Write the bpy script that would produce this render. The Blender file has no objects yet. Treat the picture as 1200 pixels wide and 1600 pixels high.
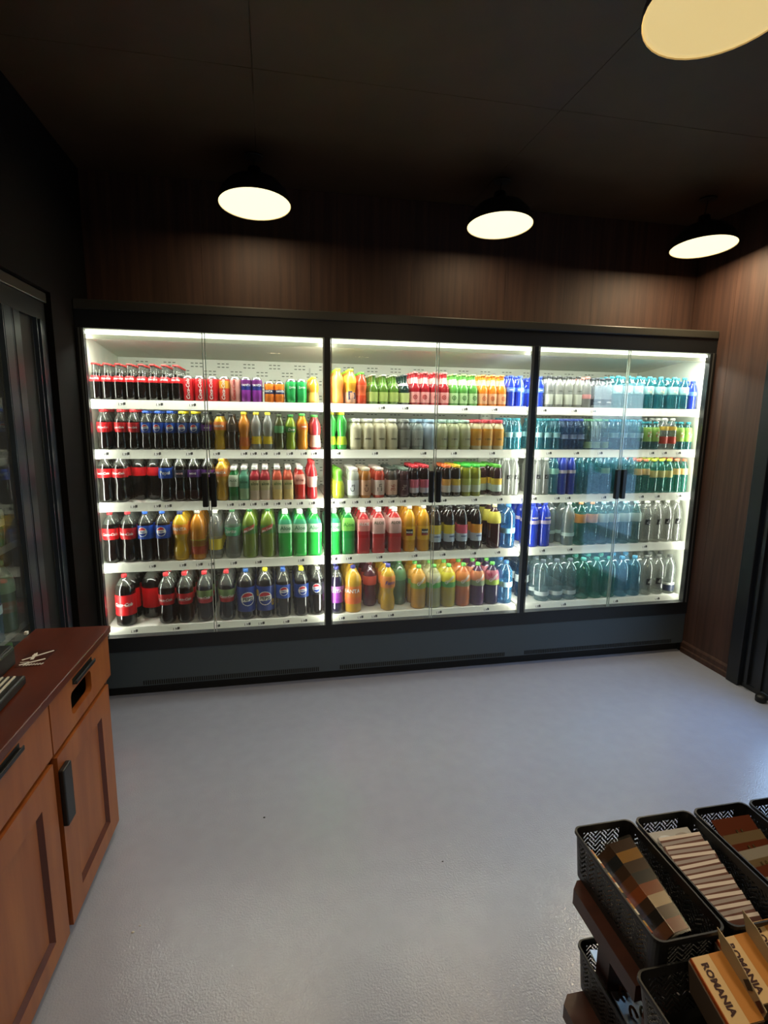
import bpy, bmesh, math, random
from math import sin, cos, pi, radians as RAD
from mathutils import Vector, Matrix
random.seed(11)
SC = bpy.context.scene
COL = SC.collection

# ---------------------------------------------------------------- camera
cam = bpy.data.cameras.new('camera'); camo = bpy.data.objects.new('camera', cam); COL.objects.link(camo)
cam.sensor_fit = 'HORIZONTAL'; cam.sensor_width = 36.0; cam.lens = 25.73
cam.clip_start = 0.05; cam.clip_end = 200
camo.location = (0.963, -3.186, 1.645); camo.rotation_euler = (1.3943, -0.0131, -0.2031)
SC.camera = camo

# ---------------------------------------------------------------- light and exposure
SKY, EXPO = 7.0, 0.0
LED_TOP, LED_POST, LAMP_W, LAMP_GLOW = 11.5, 4.0, 6.0, 1.5
w = bpy.data.worlds.new('sky'); SC.world = w; w.use_nodes = True
nt = w.node_tree; nt.nodes.clear()
tc = nt.nodes.new('ShaderNodeTexCoord'); sp = nt.nodes.new('ShaderNodeSeparateXYZ')
rp = nt.nodes.new('ShaderNodeValToRGB'); bg = nt.nodes.new('ShaderNodeBackground'); wo = nt.nodes.new('ShaderNodeOutputWorld')
nt.links.new(tc.outputs['Generated'], sp.inputs[0]); nt.links.new(sp.outputs['Z'], rp.inputs[0])
rp.color_ramp.elements[0].position = 0.0; rp.color_ramp.elements[0].color = (.62, .78, .92, 1)
rp.color_ramp.elements[1].position = .7; rp.color_ramp.elements[1].color = (.20, .42, .85, 1)
nt.links.new(rp.outputs[0], bg.inputs[0]); bg.inputs[1].default_value = SKY; nt.links.new(bg.outputs[0], wo.inputs[0])
SC.view_settings.view_transform = 'Standard'; SC.view_settings.look = 'None'
SC.view_settings.exposure = EXPO; SC.view_settings.gamma = 1; SC.view_settings.use_curve_mapping = False
SC.cycles.max_bounces = 8; SC.cycles.diffuse_bounces = 4; SC.cycles.glossy_bounces = 3
SC.cycles.transparent_max_bounces = 24; SC.cycles.transmission_bounces = 4
SC.cycles.caustics_reflective = False; SC.cycles.caustics_refractive = False
SC.cycles.sample_clamp_indirect = 4.0
try:
    SC.cycles.use_denoising = True
except Exception:
    pass

# ---------------------------------------------------------------- material helpers
def lin(c):
    if isinstance(c, str):
        c = tuple(int(c[i:i+2], 16)/255 for i in (0, 2, 4))
    return tuple(((x/12.92) if x <= .04045 else ((x+.055)/1.055)**2.4) for x in c) + (1,)
MC = {}
def mat(name, col, rough=.5, metal=0, spec=.5, coat=0, emit=None, es=0):
    if name in MC: return MC[name]
    m = bpy.data.materials.new(name); m.use_nodes = True
    b = m.node_tree.nodes['Principled BSDF']
    b.inputs['Base Color'].default_value = lin(col); b.inputs['Roughness'].default_value = rough
    b.inputs['Metallic'].default_value = metal; b.inputs['Specular IOR Level'].default_value = spec
    b.inputs['Coat Weight'].default_value = coat; b.inputs['Coat Roughness'].default_value = .08
    if emit:
        b.inputs['Emission Color'].default_value = lin(emit); b.inputs['Emission Strength'].default_value = es
    MC[name] = m; return m
def noise_mat(name, c1, c2, scale=(1, 1, 1), nscale=4, rough=.5, bump=.0, bscale=None, detail=4, coat=0, rvar=0, spec=.5):
    m = mat(name, c1, rough, coat=coat, spec=spec); t = m.node_tree; b = t.nodes['Principled BSDF']
    tc = t.nodes.new('ShaderNodeTexCoord'); mp = t.nodes.new('ShaderNodeMapping'); mp.inputs['Scale'].default_value = scale
    n = t.nodes.new('ShaderNodeTexNoise'); n.inputs['Scale'].default_value = nscale; n.inputs['Detail'].default_value = detail
    r = t.nodes.new('ShaderNodeValToRGB'); r.color_ramp.elements[0].position = .3; r.color_ramp.elements[1].position = .7
    r.color_ramp.elements[0].color = lin(c1); r.color_ramp.elements[1].color = lin(c2)
    t.links.new(tc.outputs['Object'], mp.inputs[0]); t.links.new(mp.outputs[0], n.inputs['Vector'])
    t.links.new(n.outputs[0], r.inputs[0]); t.links.new(r.outputs[0], b.inputs['Base Color'])
    if bump:
        bp = t.nodes.new('ShaderNodeBump'); bp.inputs['Strength'].default_value = bump; bp.inputs['Distance'].default_value = .002
        if bscale:
            n2 = t.nodes.new('ShaderNodeTexNoise'); n2.inputs['Scale'].default_value = bscale; n2.inputs['Detail'].default_value = 2
            t.links.new(tc.outputs['Object'], n2.inputs['Vector']); t.links.new(n2.outputs[0], bp.inputs['Height'])
        else: t.links.new(n.outputs[0], bp.inputs['Height'])
        t.links.new(bp.outputs[0], b.inputs['Normal'])
    if rvar:
        mr = t.nodes.new('ShaderNodeMapRange'); mr.inputs[3].default_value = rough-rvar; mr.inputs[4].default_value = rough+rvar
        t.links.new(n.outputs[0], mr.inputs[0]); t.links.new(mr.outputs[0], b.inputs['Roughness'])
    return m
def clear(name, tint, glossy=.12, body=.0, bodycol='ffffff', rough=.04, fres=1.45, lit=0):
    """thin clear plastic or glass: tinted see-through, a little of its own body, a Fresnel sheen"""
    if name in MC: return MC[name]
    m = bpy.data.materials.new(name); m.use_nodes = True; t = m.node_tree; t.nodes.clear()
    o = t.nodes.new('ShaderNodeOutputMaterial'); tr = t.nodes.new('ShaderNodeBsdfTransparent'); tr.inputs[0].default_value = lin(tint)
    d = t.nodes.new('ShaderNodeBsdfDiffuse'); d.inputs[0].default_value = lin(bodycol)
    g = t.nodes.new('ShaderNodeBsdfGlossy'); g.inputs['Roughness'].default_value = rough
    m1 = t.nodes.new('ShaderNodeMixShader'); m1.inputs[0].default_value = body
    t.links.new(tr.outputs[0], m1.inputs[1])
    if lit:
        tl = t.nodes.new('ShaderNodeBsdfTranslucent'); tl.inputs[0].default_value = lin(bodycol); m0 = t.nodes.new('ShaderNodeMixShader'); m0.inputs[0].default_value = lit
        t.links.new(d.outputs[0], m0.inputs[1]); t.links.new(tl.outputs[0], m0.inputs[2]); t.links.new(m0.outputs[0], m1.inputs[2])
    else: t.links.new(d.outputs[0], m1.inputs[2])
    fr = t.nodes.new('ShaderNodeLayerWeight'); fr.inputs['Blend'].default_value = .5; f0 = ((fres-1)/(fres+1))**2
    pw = t.nodes.new('ShaderNodeMath'); pw.operation = 'POWER'; pw.inputs[1].default_value = 5; t.links.new(fr.outputs['Facing'], pw.inputs[0])
    ad = t.nodes.new('ShaderNodeMath'); ad.operation = 'MULTIPLY_ADD'; ad.inputs[1].default_value = 1-f0-glossy; ad.inputs[2].default_value = glossy+f0; ad.use_clamp = True
    t.links.new(pw.outputs[0], ad.inputs[0])
    m2 = t.nodes.new('ShaderNodeMixShader'); t.links.new(ad.outputs[0], m2.inputs[0])
    t.links.new(m1.outputs[0], m2.inputs[1]); t.links.new(g.outputs[0], m2.inputs[2]); t.links.new(m2.outputs[0], o.inputs[0])
    MC[name] = m; return m

# ---------------------------------------------------------------- geometry helpers
def ob(name, bm, mats, parent=None, loc=None, smooth=False):
    me = bpy.data.meshes.new(name); bm.to_mesh(me); bm.free()
    for mm in (mats if isinstance(mats, (list, tuple)) else [mats]): me.materials.append(mm)
    if smooth:
        for p in me.polygons: p.use_smooth = True
    return obm(name, me, parent, loc)
def obm(name, me, parent=None, loc=None):
    o = bpy.data.objects.new(name, me); COL.objects.link(o)
    if parent: o.parent = parent
    if loc: o.location = loc
    return o
def empty(name, loc, rz=0, parent=None):
    o = bpy.data.objects.new(name, None); COL.objects.link(o); o.location = loc; o.rotation_euler = (0, 0, rz)
    o.empty_display_size = .05
    if parent: o.parent = parent
    return o
def tag(o, label=None, cat=None, group=None, kind=None):
    if label: o['label'] = label
    if cat: o['category'] = cat
    if group: o['group'] = group
    if kind: o['kind'] = kind
    return o
def box(bm, x0, x1, y0, y1, z0, z1, mi=0, bev=0):
    vs = [bm.verts.new(p) for p in ((x0,y0,z0),(x1,y0,z0),(x1,y1,z0),(x0,y1,z0),(x0,y0,z1),(x1,y0,z1),(x1,y1,z1),(x0,y1,z1))]
    fs = [bm.faces.new([vs[i] for i in f]) for f in ((3,2,1,0),(4,5,6,7),(0,1,5,4),(1,2,6,5),(2,3,7,6),(3,0,4,7))]
    for f in fs: f.material_index = mi
    if bev:
        es = list({e for f in fs for e in f.edges})
        r = bmesh.ops.bevel(bm, geom=es, offset=bev, segments=2, affect='EDGES', profile=.5)
        for f in r['faces']: f.material_index = mi
    return vs
def BX(*a, **k):
    bm = bmesh.new(); box(bm, *a, **k); return bm
def prism(bm, pts, ax, a0, a1, mi=0):
    """polygon pts in the two other axes, pushed along axis ax from a0 to a1"""
    def P(p, a): return {0: (a, p[0], p[1]), 1: (p[0], a, p[1]), 2: (p[0], p[1], a)}[ax]
    A = [bm.verts.new(P(p, a0)) for p in pts]; B = [bm.verts.new(P(p, a1)) for p in pts]; n = len(pts)
    f = [bm.faces.new(A), bm.faces.new(B[::-1])]
    for i in range(n): f.append(bm.faces.new((A[i], B[i], B[(i+1) % n], A[(i+1) % n])))
    for q in f: q.material_index = mi
    bmesh.ops.recalc_face_normals(bm, faces=f)
def tube(bm, pts, r, seg=8, mi=0):
    rings = []
    for i, p in enumerate(pts):
        p = Vector(p); a = Vector(pts[max(i-1, 0)]); b = Vector(pts[min(i+1, len(pts)-1)]); d = (b-a).normalized()
        u = d.orthogonal().normalized() if not rings else (pu - d*pu.dot(d)).normalized(); pu = u; v = d.cross(u)
        rr = r[i] if isinstance(r, (list, tuple)) else r
        rings.append([bm.verts.new(p + (u*cos(t*2*pi/seg) + v*sin(t*2*pi/seg))*rr) for t in range(seg)])
    for a, b in zip(rings, rings[1:]):
        for i in range(seg): bm.faces.new((a[i], a[(i+1) % seg], b[(i+1) % seg], b[i])).material_index = mi
    bm.faces.new(rings[0][::-1]).material_index = mi; bm.faces.new(rings[-1]).material_index = mi
def lathe(bm, prof, seg=16, sq=0, mis=None, cap0=True, cap1=True):
    """prof = [(r, z)]; sq > 0 squares the section off"""
    rings = []
    for r, z in prof:
        ring = []
        for i in range(seg):
            t = 2*pi*(i+.5)/seg; k = 1
            if sq: k = 1/((abs(cos(t))**sq + abs(sin(t))**sq)**(1/sq))
            ring.append(bm.verts.new((r*k*cos(t), r*k*sin(t), z)))
        rings.append(ring)
    for j, (a, b) in enumerate(zip(rings, rings[1:])):
        for i in range(seg):
            f = bm.faces.new((a[i], a[(i+1) % seg], b[(i+1) % seg], b[i])); f.smooth = True
            if mis: f.material_index = mis[j]
    if cap0: f = bm.faces.new(rings[0][::-1]); f.material_index = mis[0] if mis else 0
    if cap1: f = bm.faces.new(rings[-1]); f.material_index = mis[-1] if mis else 0
TXT = {}
def text_mesh(s, size=1.0, shear=0.0, bold=0.0):
    """triangles of a word, centred on 0, x right, y up"""
    k = (s, size, shear, bold)
    if k in TXT: return TXT[k]
    cu = bpy.data.curves.new('word', 'FONT'); cu.body = s; cu.size = size; cu.shear = shear; cu.offset = bold
    cu.align_x = 'CENTER'; cu.align_y = 'CENTER'; cu.resolution_u = 2; cu.fill_mode = 'FRONT'
    o = bpy.data.objects.new('word', cu); COL.objects.link(o)
    dg = bpy.context.evaluated_depsgraph_get(); me = o.evaluated_get(dg).to_mesh()
    vs = [tuple(v.co)[:2] for v in me.vertices]; fs = [tuple(p.vertices) for p in me.polygons]
    bpy.data.objects.remove(o); bpy.data.curves.remove(cu)
    TXT[k] = (vs, fs); return TXT[k]
def put_flat(bm, vs, fs, M, mi=0):
    V = [bm.verts.new(M @ Vector((x, y, 0))) for x, y in vs]
    for f in fs:
        try: bm.faces.new([V[i] for i in f]).material_index = mi
        except ValueError: pass
def put_round(bm, vs, fs, R, cx=0, cz=0, rot=0, mi=0, rfun=None):
    """wraps a flat outline on a cylinder of radius R whose front faces -y"""
    V = []
    c, s = cos(rot), sin(rot)
    for x, y in vs:
        X = cx + x*c - y*s; Zz = cz + x*s + y*c; r = rfun(Zz) if rfun else R; a = X/r
        V.append(bm.verts.new((r*sin(a), -r*cos(a), Zz)))
    for f in fs:
        try: bm.faces.new([V[i] for i in f]).material_index = mi
        except ValueError: pass
def grid_shape(fn, w, h, n):
    """small quads that fill the shape fn(x, y) inside w x h"""
    vs, fs, ix = [], [], {}
    def vid(i, j):
        if (i, j) not in ix: ix[(i, j)] = len(vs); vs.append((-w/2+w*i/n, -h/2+h*j/n))
        return ix[(i, j)]
    for i in range(n):
        for j in range(n):
            if fn(-w/2+w*(i+.5)/n, -h/2+h*(j+.5)/n): fs.append((vid(i, j), vid(i+1, j), vid(i+1, j+1), vid(i, j+1)))
    return vs, fs
def disc(r0, r1, a0=0, a1=2*pi, n=20, sy=1):
    vs, fs = [], []
    for i in range(n+1):
        t = a0+(a1-a0)*i/n; vs += [(r0*cos(t), r0*sin(t)*sy), (r1*cos(t), r1*sin(t)*sy)]
    for i in range(n): fs.append((2*i, 2*i+1, 2*i+3, 2*i+2))
    return vs, fs

# ---------------------------------------------------------------- materials of the place
M_floor = noise_mat('floor_epoxy', 'a1a7bc', 'a5abc0', nscale=14, rough=.13, spec=.7, bump=.5, bscale=160, detail=2)
M_wood = noise_mat('wall_wood', '37241e', '4e352b', scale=(14, 14, .6), nscale=3, rough=.6, bump=.12, detail=8)
M_ceil = noise_mat('ceiling_board', '3c2b1a', '453220', nscale=6, rough=.55)
M_black = mat('black_metal', '1c1f22', .38)
M_dark = mat('dark_recess', '0c0d0e', .6)
M_kick = mat('blue_grey_metal', '475157', .42)
M_strip = mat('canopy_strip', '3c3b35', .35)
M_cab = mat('cooler_white', 'd9dccd', .45)
M_shelf = mat('shelf_white', 'efeee4', .4)
M_rail = mat('price_rail_white', 'f2f1e6', .35)
M_silver = mat('brushed_aluminium', '8a8d88', .3, metal=.8)
M_led = mat('led_strip', 'ffffff', .5, emit='fffdf0', es=3.0)
M_glass = clear('door_glass', 'f6faf7', glossy=.03, fres=1.45, rough=.012, body=.02)
M_edge = clear('glass_edge', 'dfeee2', glossy=.25, body=.55, bodycol='d8e4d8')
M_slot = mat('slot_dark', '4c4f48', .7)
M_ctop = noise_mat('counter_top_wood', '4f1f0d', '642b14', scale=(3, 1, 3), nscale=4, rough=.3, detail=6)
M_cfront = noise_mat('counter_front_wood', '8c4a22', 'a4602f', scale=(6, 6, .8), nscale=3, rough=.38, bump=.05, detail=7)
M_cgroove = noise_mat('counter_dark_moulding', '4a1f10', '5c2a16', scale=(6, 6, .8), nscale=3, rough=.4)
M_bplastic = mat('black_plastic', '16171a', .4)
M_lshade = mat('lamp_shade_black', '141210', .5)
M_lin = mat('lamp_inner_cream', 'fff0cf', .35)
M_print = mat('print_dark', '3a3a38', .6)
M_white = mat('paper_white', 'f4f3ee', .5)
LAYOUT = {
 (0, 0): [('cola_glass', [0.028, 0.073, 0.122, 0.184, 0.25, 0.32, 0.38, 0.441]), ('can_cola', [0.523, 0.584, 0.654]), ('can_vanilla', [0.72]), ('can_light', [0.777]), ('can_grape', [0.834, 0.898]), ('can_orange', [0.967, 1.025]), ('can_lemon', [1.094, 1.15]), ('juice_orange', [1.221])],
 (0, 1): [('tea_peach', [1.364]), ('tea_multi', [1.444]), ('tea_red', [1.502]), ('beer_green', [1.576, 1.639, 1.702]), ('beer_dark', [1.77]), ('soda_red', [1.838, 1.899, 1.96, 2.014]), ('soda_green', [2.084, 2.142, 2.205]), ('soda_orange', [2.281, 2.35, 2.414]), ('blue_small', [2.492, 2.544])],
 (0, 2): [('blue_small', [2.652]), ('clear_cap', [2.719, 2.786, 2.854, 2.922]), ('clear_pink', [2.986]), ('clear_navy', [3.06, 3.135]), ('teal_label', [3.21, 3.286, 3.362, 3.444, 3.527, 3.63, 3.725]), ('blue_small', [3.795])],
 (1, 0): [('cola_small', [0.065, 0.164, 0.227]), ('pep_small', [0.284, 0.345, 0.41]), ('pepm_small', [0.479, 0.545]), ('grape_small', [0.608]), ('fan_small', [0.682]), ('dark_small', [0.75]), ('ora_small', [0.818]), ('tonic_small', [0.887, 0.953]), ('ginger_small', [1.019]), ('dew_small', [1.086]), ('orange_green_small', [1.154]), ('straw_small', [1.229])],
 (1, 1): [('lime_small', [1.329, 1.383]), ('cream_shake', [1.472, 1.547, 1.623, 1.695]), ('choco_shake', [1.776]), ('stripe_shake', [1.858]), ('reflection_blue_shake', [1.936]), ('pist_shake', [2.015, 2.095, 2.171]), ('mango_shake', [2.252, 2.334, 2.413]), ('teal_small', [2.492, 2.554])],
 (1, 2): [('teal_small', [2.667, 2.725, 2.789]), ('bluewater_small', [2.849, 2.904, 2.96]), ('greenwater_small', [3.021, 3.082, 3.143]), ('teal_small', [3.21, 3.278, 3.345, 3.414]), ('teal_lime', [3.477, 3.537]), ('clear_red', [3.601, 3.672]), ('teal_lime', [3.747, 3.819])],
 (2, 0): [('cola_mid', [0.04, 0.123, -0.204, -0.276]), ('pep_mid', [0.338]), ('max_mid', [0.418]), ('grape_mid', [0.499, 0.573]), ('fan_mid', [0.67]), ('aloe_green', [0.739]), ('aloe_teal', [0.801]), ('aloe_pom', [0.871, 0.93]), ('aloe_peach', [1.001, 1.066]), ('aloe_red', [1.134]), ('red_tall', [1.207])],
 (2, 1): [('pineapple', [1.367]), ('vit_ca', [1.458]), ('vit_c', [1.534]), ('vit_zn', [1.618]), ('vit_b', [1.7]), ('vit_mg', [1.778]), ('syr_red', [1.844, 1.911]), ('syr_orange', [2.054]), ('syr_yellow', [2.119]), ('syr_green', [2.188, 2.253]), ('syr_plum', [-2.314, 2.394]), ('clear_logo', [2.474, 2.537])],
 (2, 2): [('clear_logo', [2.676, 2.74]), ('teal_mid', [2.801]), ('navy_mid', [2.861, 2.917]), ('teal_plain', [2.979, 3.04, 3.102]), ('teal_mid', [3.17]), ('teal_plain', [3.238, 3.306, 3.375]), ('teal_orange', [3.44, 3.504]), ('teal_yellow', [3.575, 3.641, 3.702]), ('teal_orange', [3.769, 3.826])],
 (3, 0): [('cola_big', [0.056, 0.147]), ('pep_big', [0.235, 0.333]), ('fan_big', [0.439]), ('bitter_big', [0.536]), ('tonic_big', [0.635]), ('spr_big', [0.734]), ('dew_big', [0.835, 0.941]), ('aloe_big_green', [1.044, 1.129, 1.219])],
 (3, 1): [('aloe_big_green', [1.338]), ('aloe_big_lime', [1.427]), ('aloe_big_red', [1.52]), ('aloe_big_pink', [1.618, 1.722]), ('squash', [1.819, 1.912]), ('syrb_yellow', [1.994, 2.085]), ('syrb_red', [2.172]), ('syrb_orange', [2.27]), ('syrb_plum', [2.396]), ('water_blue_big', [2.518])],
 (3, 2): [('navy_big', [2.69, 2.77]), ('clear_big', [-2.864, 2.95]), ('teal_orange_big', [3.037, 3.12]), ('clear_big_plain', [3.208, 3.297, 3.387, 3.478]), ('clear_big_logo', [3.57, 3.658, 3.741, 3.82])],
 (4, 0): [('cola_jumbo', [0.110, -0.235]), ('cola_15', [0.339, 0.445]), ('colag_15', [0.559, 0.686]), ('pep_jumbo', [0.8]), ('pepm_jumbo', [0.915]), ('pep_15', [1.024]), ('pepm_15', [1.135]), ('pepz_15', [1.235])],
 (4, 1): [('grape_15', [1.355]), ('fan_jumbo', [1.460]), ('red_15', [-1.585]), ('fan_15', [1.691]), ('green_15', [-1.78]), ('nat_orange', [1.902]), ('nat_pear', [2.016]), ('nat_lemon', [2.122]), ('nat_peach', [2.226]), ('nat_grape', [2.344]), ('nat_berry', [2.459]), ('water_blue_15', [2.553])],
 (4, 2): [('navy_jug', [-2.679]), ('clear_jug', [2.803, 2.904, 3.007]), ('teal_jug', [3.111, 3.221, 3.332]), ('blue_jug', [3.435, 3.538]), ('clear_jug_logo', [3.643, 3.744]), ('clear_jug_navy', [3.835])],
}
TAGS = {
 (0, 0): [0.183, 0.375, 0.548],
 (1, 0): [0.079, 0.186, 0.35, 0.519, 0.666, 0.817, 0.87, 0.931, 1.003, 1.076, 1.157, 1.216],
 (2, 0): [0.209, 0.333, 0.391, 0.732, 0.796, 0.861, 0.927, 0.997, 1.063, 1.13, 1.202],
 (3, 0): [0.287, 0.453, 0.544, 0.612, 0.738, 0.881, 1.133],
 (4, 0): [0.166, 0.397, 0.628, 0.806, 0.889, 1.038, 1.147],
 (0, 1): [1.621, 1.765, 2.139, 2.334],
 (1, 1): [1.355, 1.582, 1.884, 2.08, 2.332],
 (2, 1): [1.32, 1.385, 1.463, 1.541, 1.616, 1.688, 1.761, 1.891, 2.024, 2.227, 2.399],
 (3, 1): [1.334, 1.425, 1.617, 1.843, 2.028, 2.235, 2.402],
 (4, 1): [1.381, 1.499, 1.589, 1.697, 2.016, 2.343],
 (0, 2): [2.666, 2.878, 3.014],
 (1, 2): [2.721, 2.915, 3.086, 3.471, 3.568, 3.677],
 (2, 2): [2.637, 2.8, 2.878, 3.14, 3.424, 3.547, 3.718],
 (3, 2): [2.719, 2.92, 3.488],
 (4, 2): [2.714, 2.903, 3.3, 3.631],
}
# ================================================================ the room
W = 3.82; YB = .25; YF = -8.0; ZC = 2.90; H = 2.20
def struct(name, bm, m, parent=None, kind='structure'):
    o = ob(name, bm, m, parent)
    if not parent: tag(o, kind=kind)
    return o
struct('floor', BX(-.9, W+.12, YF-.1, .95, -.06, 0), M_floor)
ceil = struct('ceiling', BX(-1.0, W+.12, YF-.1, 1.0, ZC+.02, ZC+.12), M_ceil)
pb = None
for i in range(3):
    for j in range(4):
        x0 = -.02+ i*1.25 - .3; y0 = -.84 - (j)*2.0
        a, b = max(x0, 0), min(x0+1.25+(.0 if i < 2 else .4), W)
        for (u, v) in ([(y0, y0+2.0)] if j else [(y0, YB)]):
            o = ob('ceiling_panel', BX(a+.0012, b-.0012, max(u, YF)+.0012, v-.0012, ZC, ZC+.019), M_ceil, ceil)
bm = bmesh.new(); box(bm, -.12, W+.12, YB+.02, YB+.1, H+.001, ZC+.02); box(bm, -1.0, W+.12, .86, .95, -.05, ZC+.02)  # sheet behind the cooler is added, unseen, to shut out sky light
wb = struct('wall_back', bm, M_wood)
x = 0.0; k = 0
while x < W-.01:
    x1 = min(x+.61, W)
    ob('plank', BX(x+.0007, x1-.0007, YB, YB+.019, H+.002, ZC-.001), M_wood, wb); x = x1
wr = struct('wall_right', bmesh.new(), M_wood)
bm = bmesh.new(); DY0, DY1, DZ = -.42, -1.62, 2.12
box(bm, W+.02, W+.12, DY0, .95, 0, ZC+.02); box(bm, W+.02, W+.12, DY1, DY0, DZ, ZC+.02); box(bm, W+.02, W+.12, YF, DY1, 0, ZC+.02)
bm.to_mesh(wr.data); bm.free()
ys = [.25, -.10, DY0]
for a, b in zip(ys, ys[1:]): ob('plank', BX(W, W+.019, b+.0012, a-.0012, .001, ZC-.001), M_wood, wr)
y = DY0
while y > DY1+.01:
    b = max(y-.30, DY1); ob('plank', BX(W, W+.019, b+.0012, y-.0012, DZ+.002, ZC-.001), M_wood, wr); y = b
while y > YF+.01:
    b = max(y-.30, YF); ob('plank', BX(W, W+.019, b+.0012, y-.0012, .001, ZC-.001), M_wood, wr); y = b
bs = struct('baseboard_right', bmesh.new(), M_wood)
bm = bmesh.new()
for a, b in ((.0, DY0), (DY1, YF)):
    prism(bm, [(W, .001), (W-.016, .001), (W-.016, .032), (W-.010, .040), (W-.010, .070), (W-.004, .080), (W, .085)], 1, a, b)
bm.to_mesh(bs.data); bm.free()
wl = struct('wall_left', bmesh.new(), mat('wall_left_black', '0d0b09', .9, spec=.15))
bm = bmesh.new()
box(bm, -.12, -.001, -3.0, YB+.1, 2.17, ZC+.02); box(bm, -.12, -.0005, -.298, -.0, 0, 2.17); box(bm, -.12, 0, YF, -3.0, 0, ZC+.02); box(bm, -1.0, -.9, YF-.1, .95, -.05, ZC+.02)  # outermost sheet is added, unseen, to stop sky light leaking past the coolers
bm.to_mesh(wl.data); bm.free()
struct('wall_front', BX(-1.0, W+.12, YF-.1, YF, 0, ZC+.02), M_ceil)

# glazed door in the right wall
dr = struct('door_1', bmesh.new(), M_black); bm = bmesh.new()
box(bm, W-.03, W+.10, DY0-.09, DY0, .001, DZ, bev=.004); box(bm, W-.03, W+.10, DY1, DY1+.07, .001, DZ, bev=.004)
box(bm, W-.03, W+.10, DY1+.07, DY0-.09, DZ-.08, DZ); box(bm, W-.0, W+.10, DY1+.07, DY0-.09, .001, .03)
bm.to_mesh(dr.data); bm.free()
lf = bmesh.new(); a, b = DY0-.095, DY1+.075
box(lf, W+.0, W+.05, a-.17, a, .035, DZ-.085, bev=.003); box(lf, W+.0, W+.05, b, b+.11, .035, DZ-.085, bev=.003)
box(lf, W+.0, W+.05, b+.11, a-.17, DZ-.20, DZ-.085); box(lf, W+.0, W+.05, b+.11, a-.17, .035, .30)
box(lf, W-.012, W+.0, a-.14, a-.10, .035, DZ-.085); box(lf, W-.02, W+.0, a-.05, a-.03, .035, DZ-.085)
ob('door_leaf', lf, M_black, dr)
ob('pane', BX(W+.02, W+.028, b+.11, a-.17, .30, DZ-.20), M_glass, dr)
bm = bmesh.new(); tube(bm, [(W-.045, b+.05, .8), (W-.045, b+.05, 1.5)], .012, 10); box(bm, W-.045, W, b+.045, b+.055, .85, .87); box(bm, W-.045, W, b+.045, b+.055, 1.43, 1.45)
ob('door_handle', bm, M_black, dr)
bm = bmesh.new(); lathe(bm, [(.026, .001), (.030, .006), (.030, .032), (.024, .040), (.0, .041)], 16)
tag(ob('door_stop', bm, mat('rubber_black', '0d0d0f', .5), loc=(3.772, -.70, 0)), 'small round black rubber door stop on the floor by the right door frame', 'door stop')

# what stands outside the door, seen in the cooler glass
tag(ob('pavement', BX(W+.12, 30, -30, 12, -.12, -.02), noise_mat('pavement_grey', '9aa0a2', 'aab0b2', nscale=3, rough=.8)), kind='structure')
kb = ob('kerb', BX(5.6, 5.8, -30, 12, -.02, .10), mat('kerb_stone', 'b6bcba', .8)); tag(kb, 'pale stone kerb outside the glazed door', 'kerb')
van = empty('van', (12.5, -13.3, -.02), RAD(28))
tag(van, 'white van parked outside, mirrored in the right cooler glass', 'van')
bm = bmesh.new(); prism(bm, [(-2.3, .30), (-2.3, .90), (-1.95, 1.0), (-1.45, 1.58), (2.2, 1.62), (2.3, 1.5), (2.3, .30)], 0, -.9, .9)
ob('body', bm, mat('van_white', 'e8ecee', .35), van)
bm = bmesh.new(); box(bm, -.915, -.9, -1.55, -.6, 1.0, 1.42); box(bm, -.915, -.9, -.4, .6, 1.0, 1.42); box(bm, -.915, -.9, .8, 1.9, 1.0, 1.42); ob('window', bm, mat('van_glass', '20262b', .1), van)
for yy in (-1.5, 1.5):
    bm = bmesh.new(); tube(bm, [(-.95, yy, .34), (-.72, yy, .34)], .34, 20); ob('wheel', bm, M_bplastic, van)
# small crumbs on the floor
for i, (x, y, s, c, lb) in enumerate(((.905, -1.125, .005, '2a2622', 'tiny dark crumb on the floor left of the middle'), (1.560, -1.48, .004, '2a2622', 'tiny dark crumb on the floor near the rack'),
                                     (.498, -1.565, .006, 'e8e6e0', 'tiny white scrap on the floor beside the counter door'), (.515, -1.545, .004, 'e8e6e0', 'smaller white scrap just behind the other by the counter'))):
    bm = bmesh.new(); lathe(bm, [(s*.8, 0), (s, s*.3), (s*.5, s*.7), (.0001, s*.8)], 7, cap1=False); bmesh.ops.scale(bm, vec=(1, .55, 1), verts=bm.verts)
    o = ob('crumb', bm, mat('crumb_'+c, c, .7), None, (x, y, .0003)); tag(o, lb, 'crumb')

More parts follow.
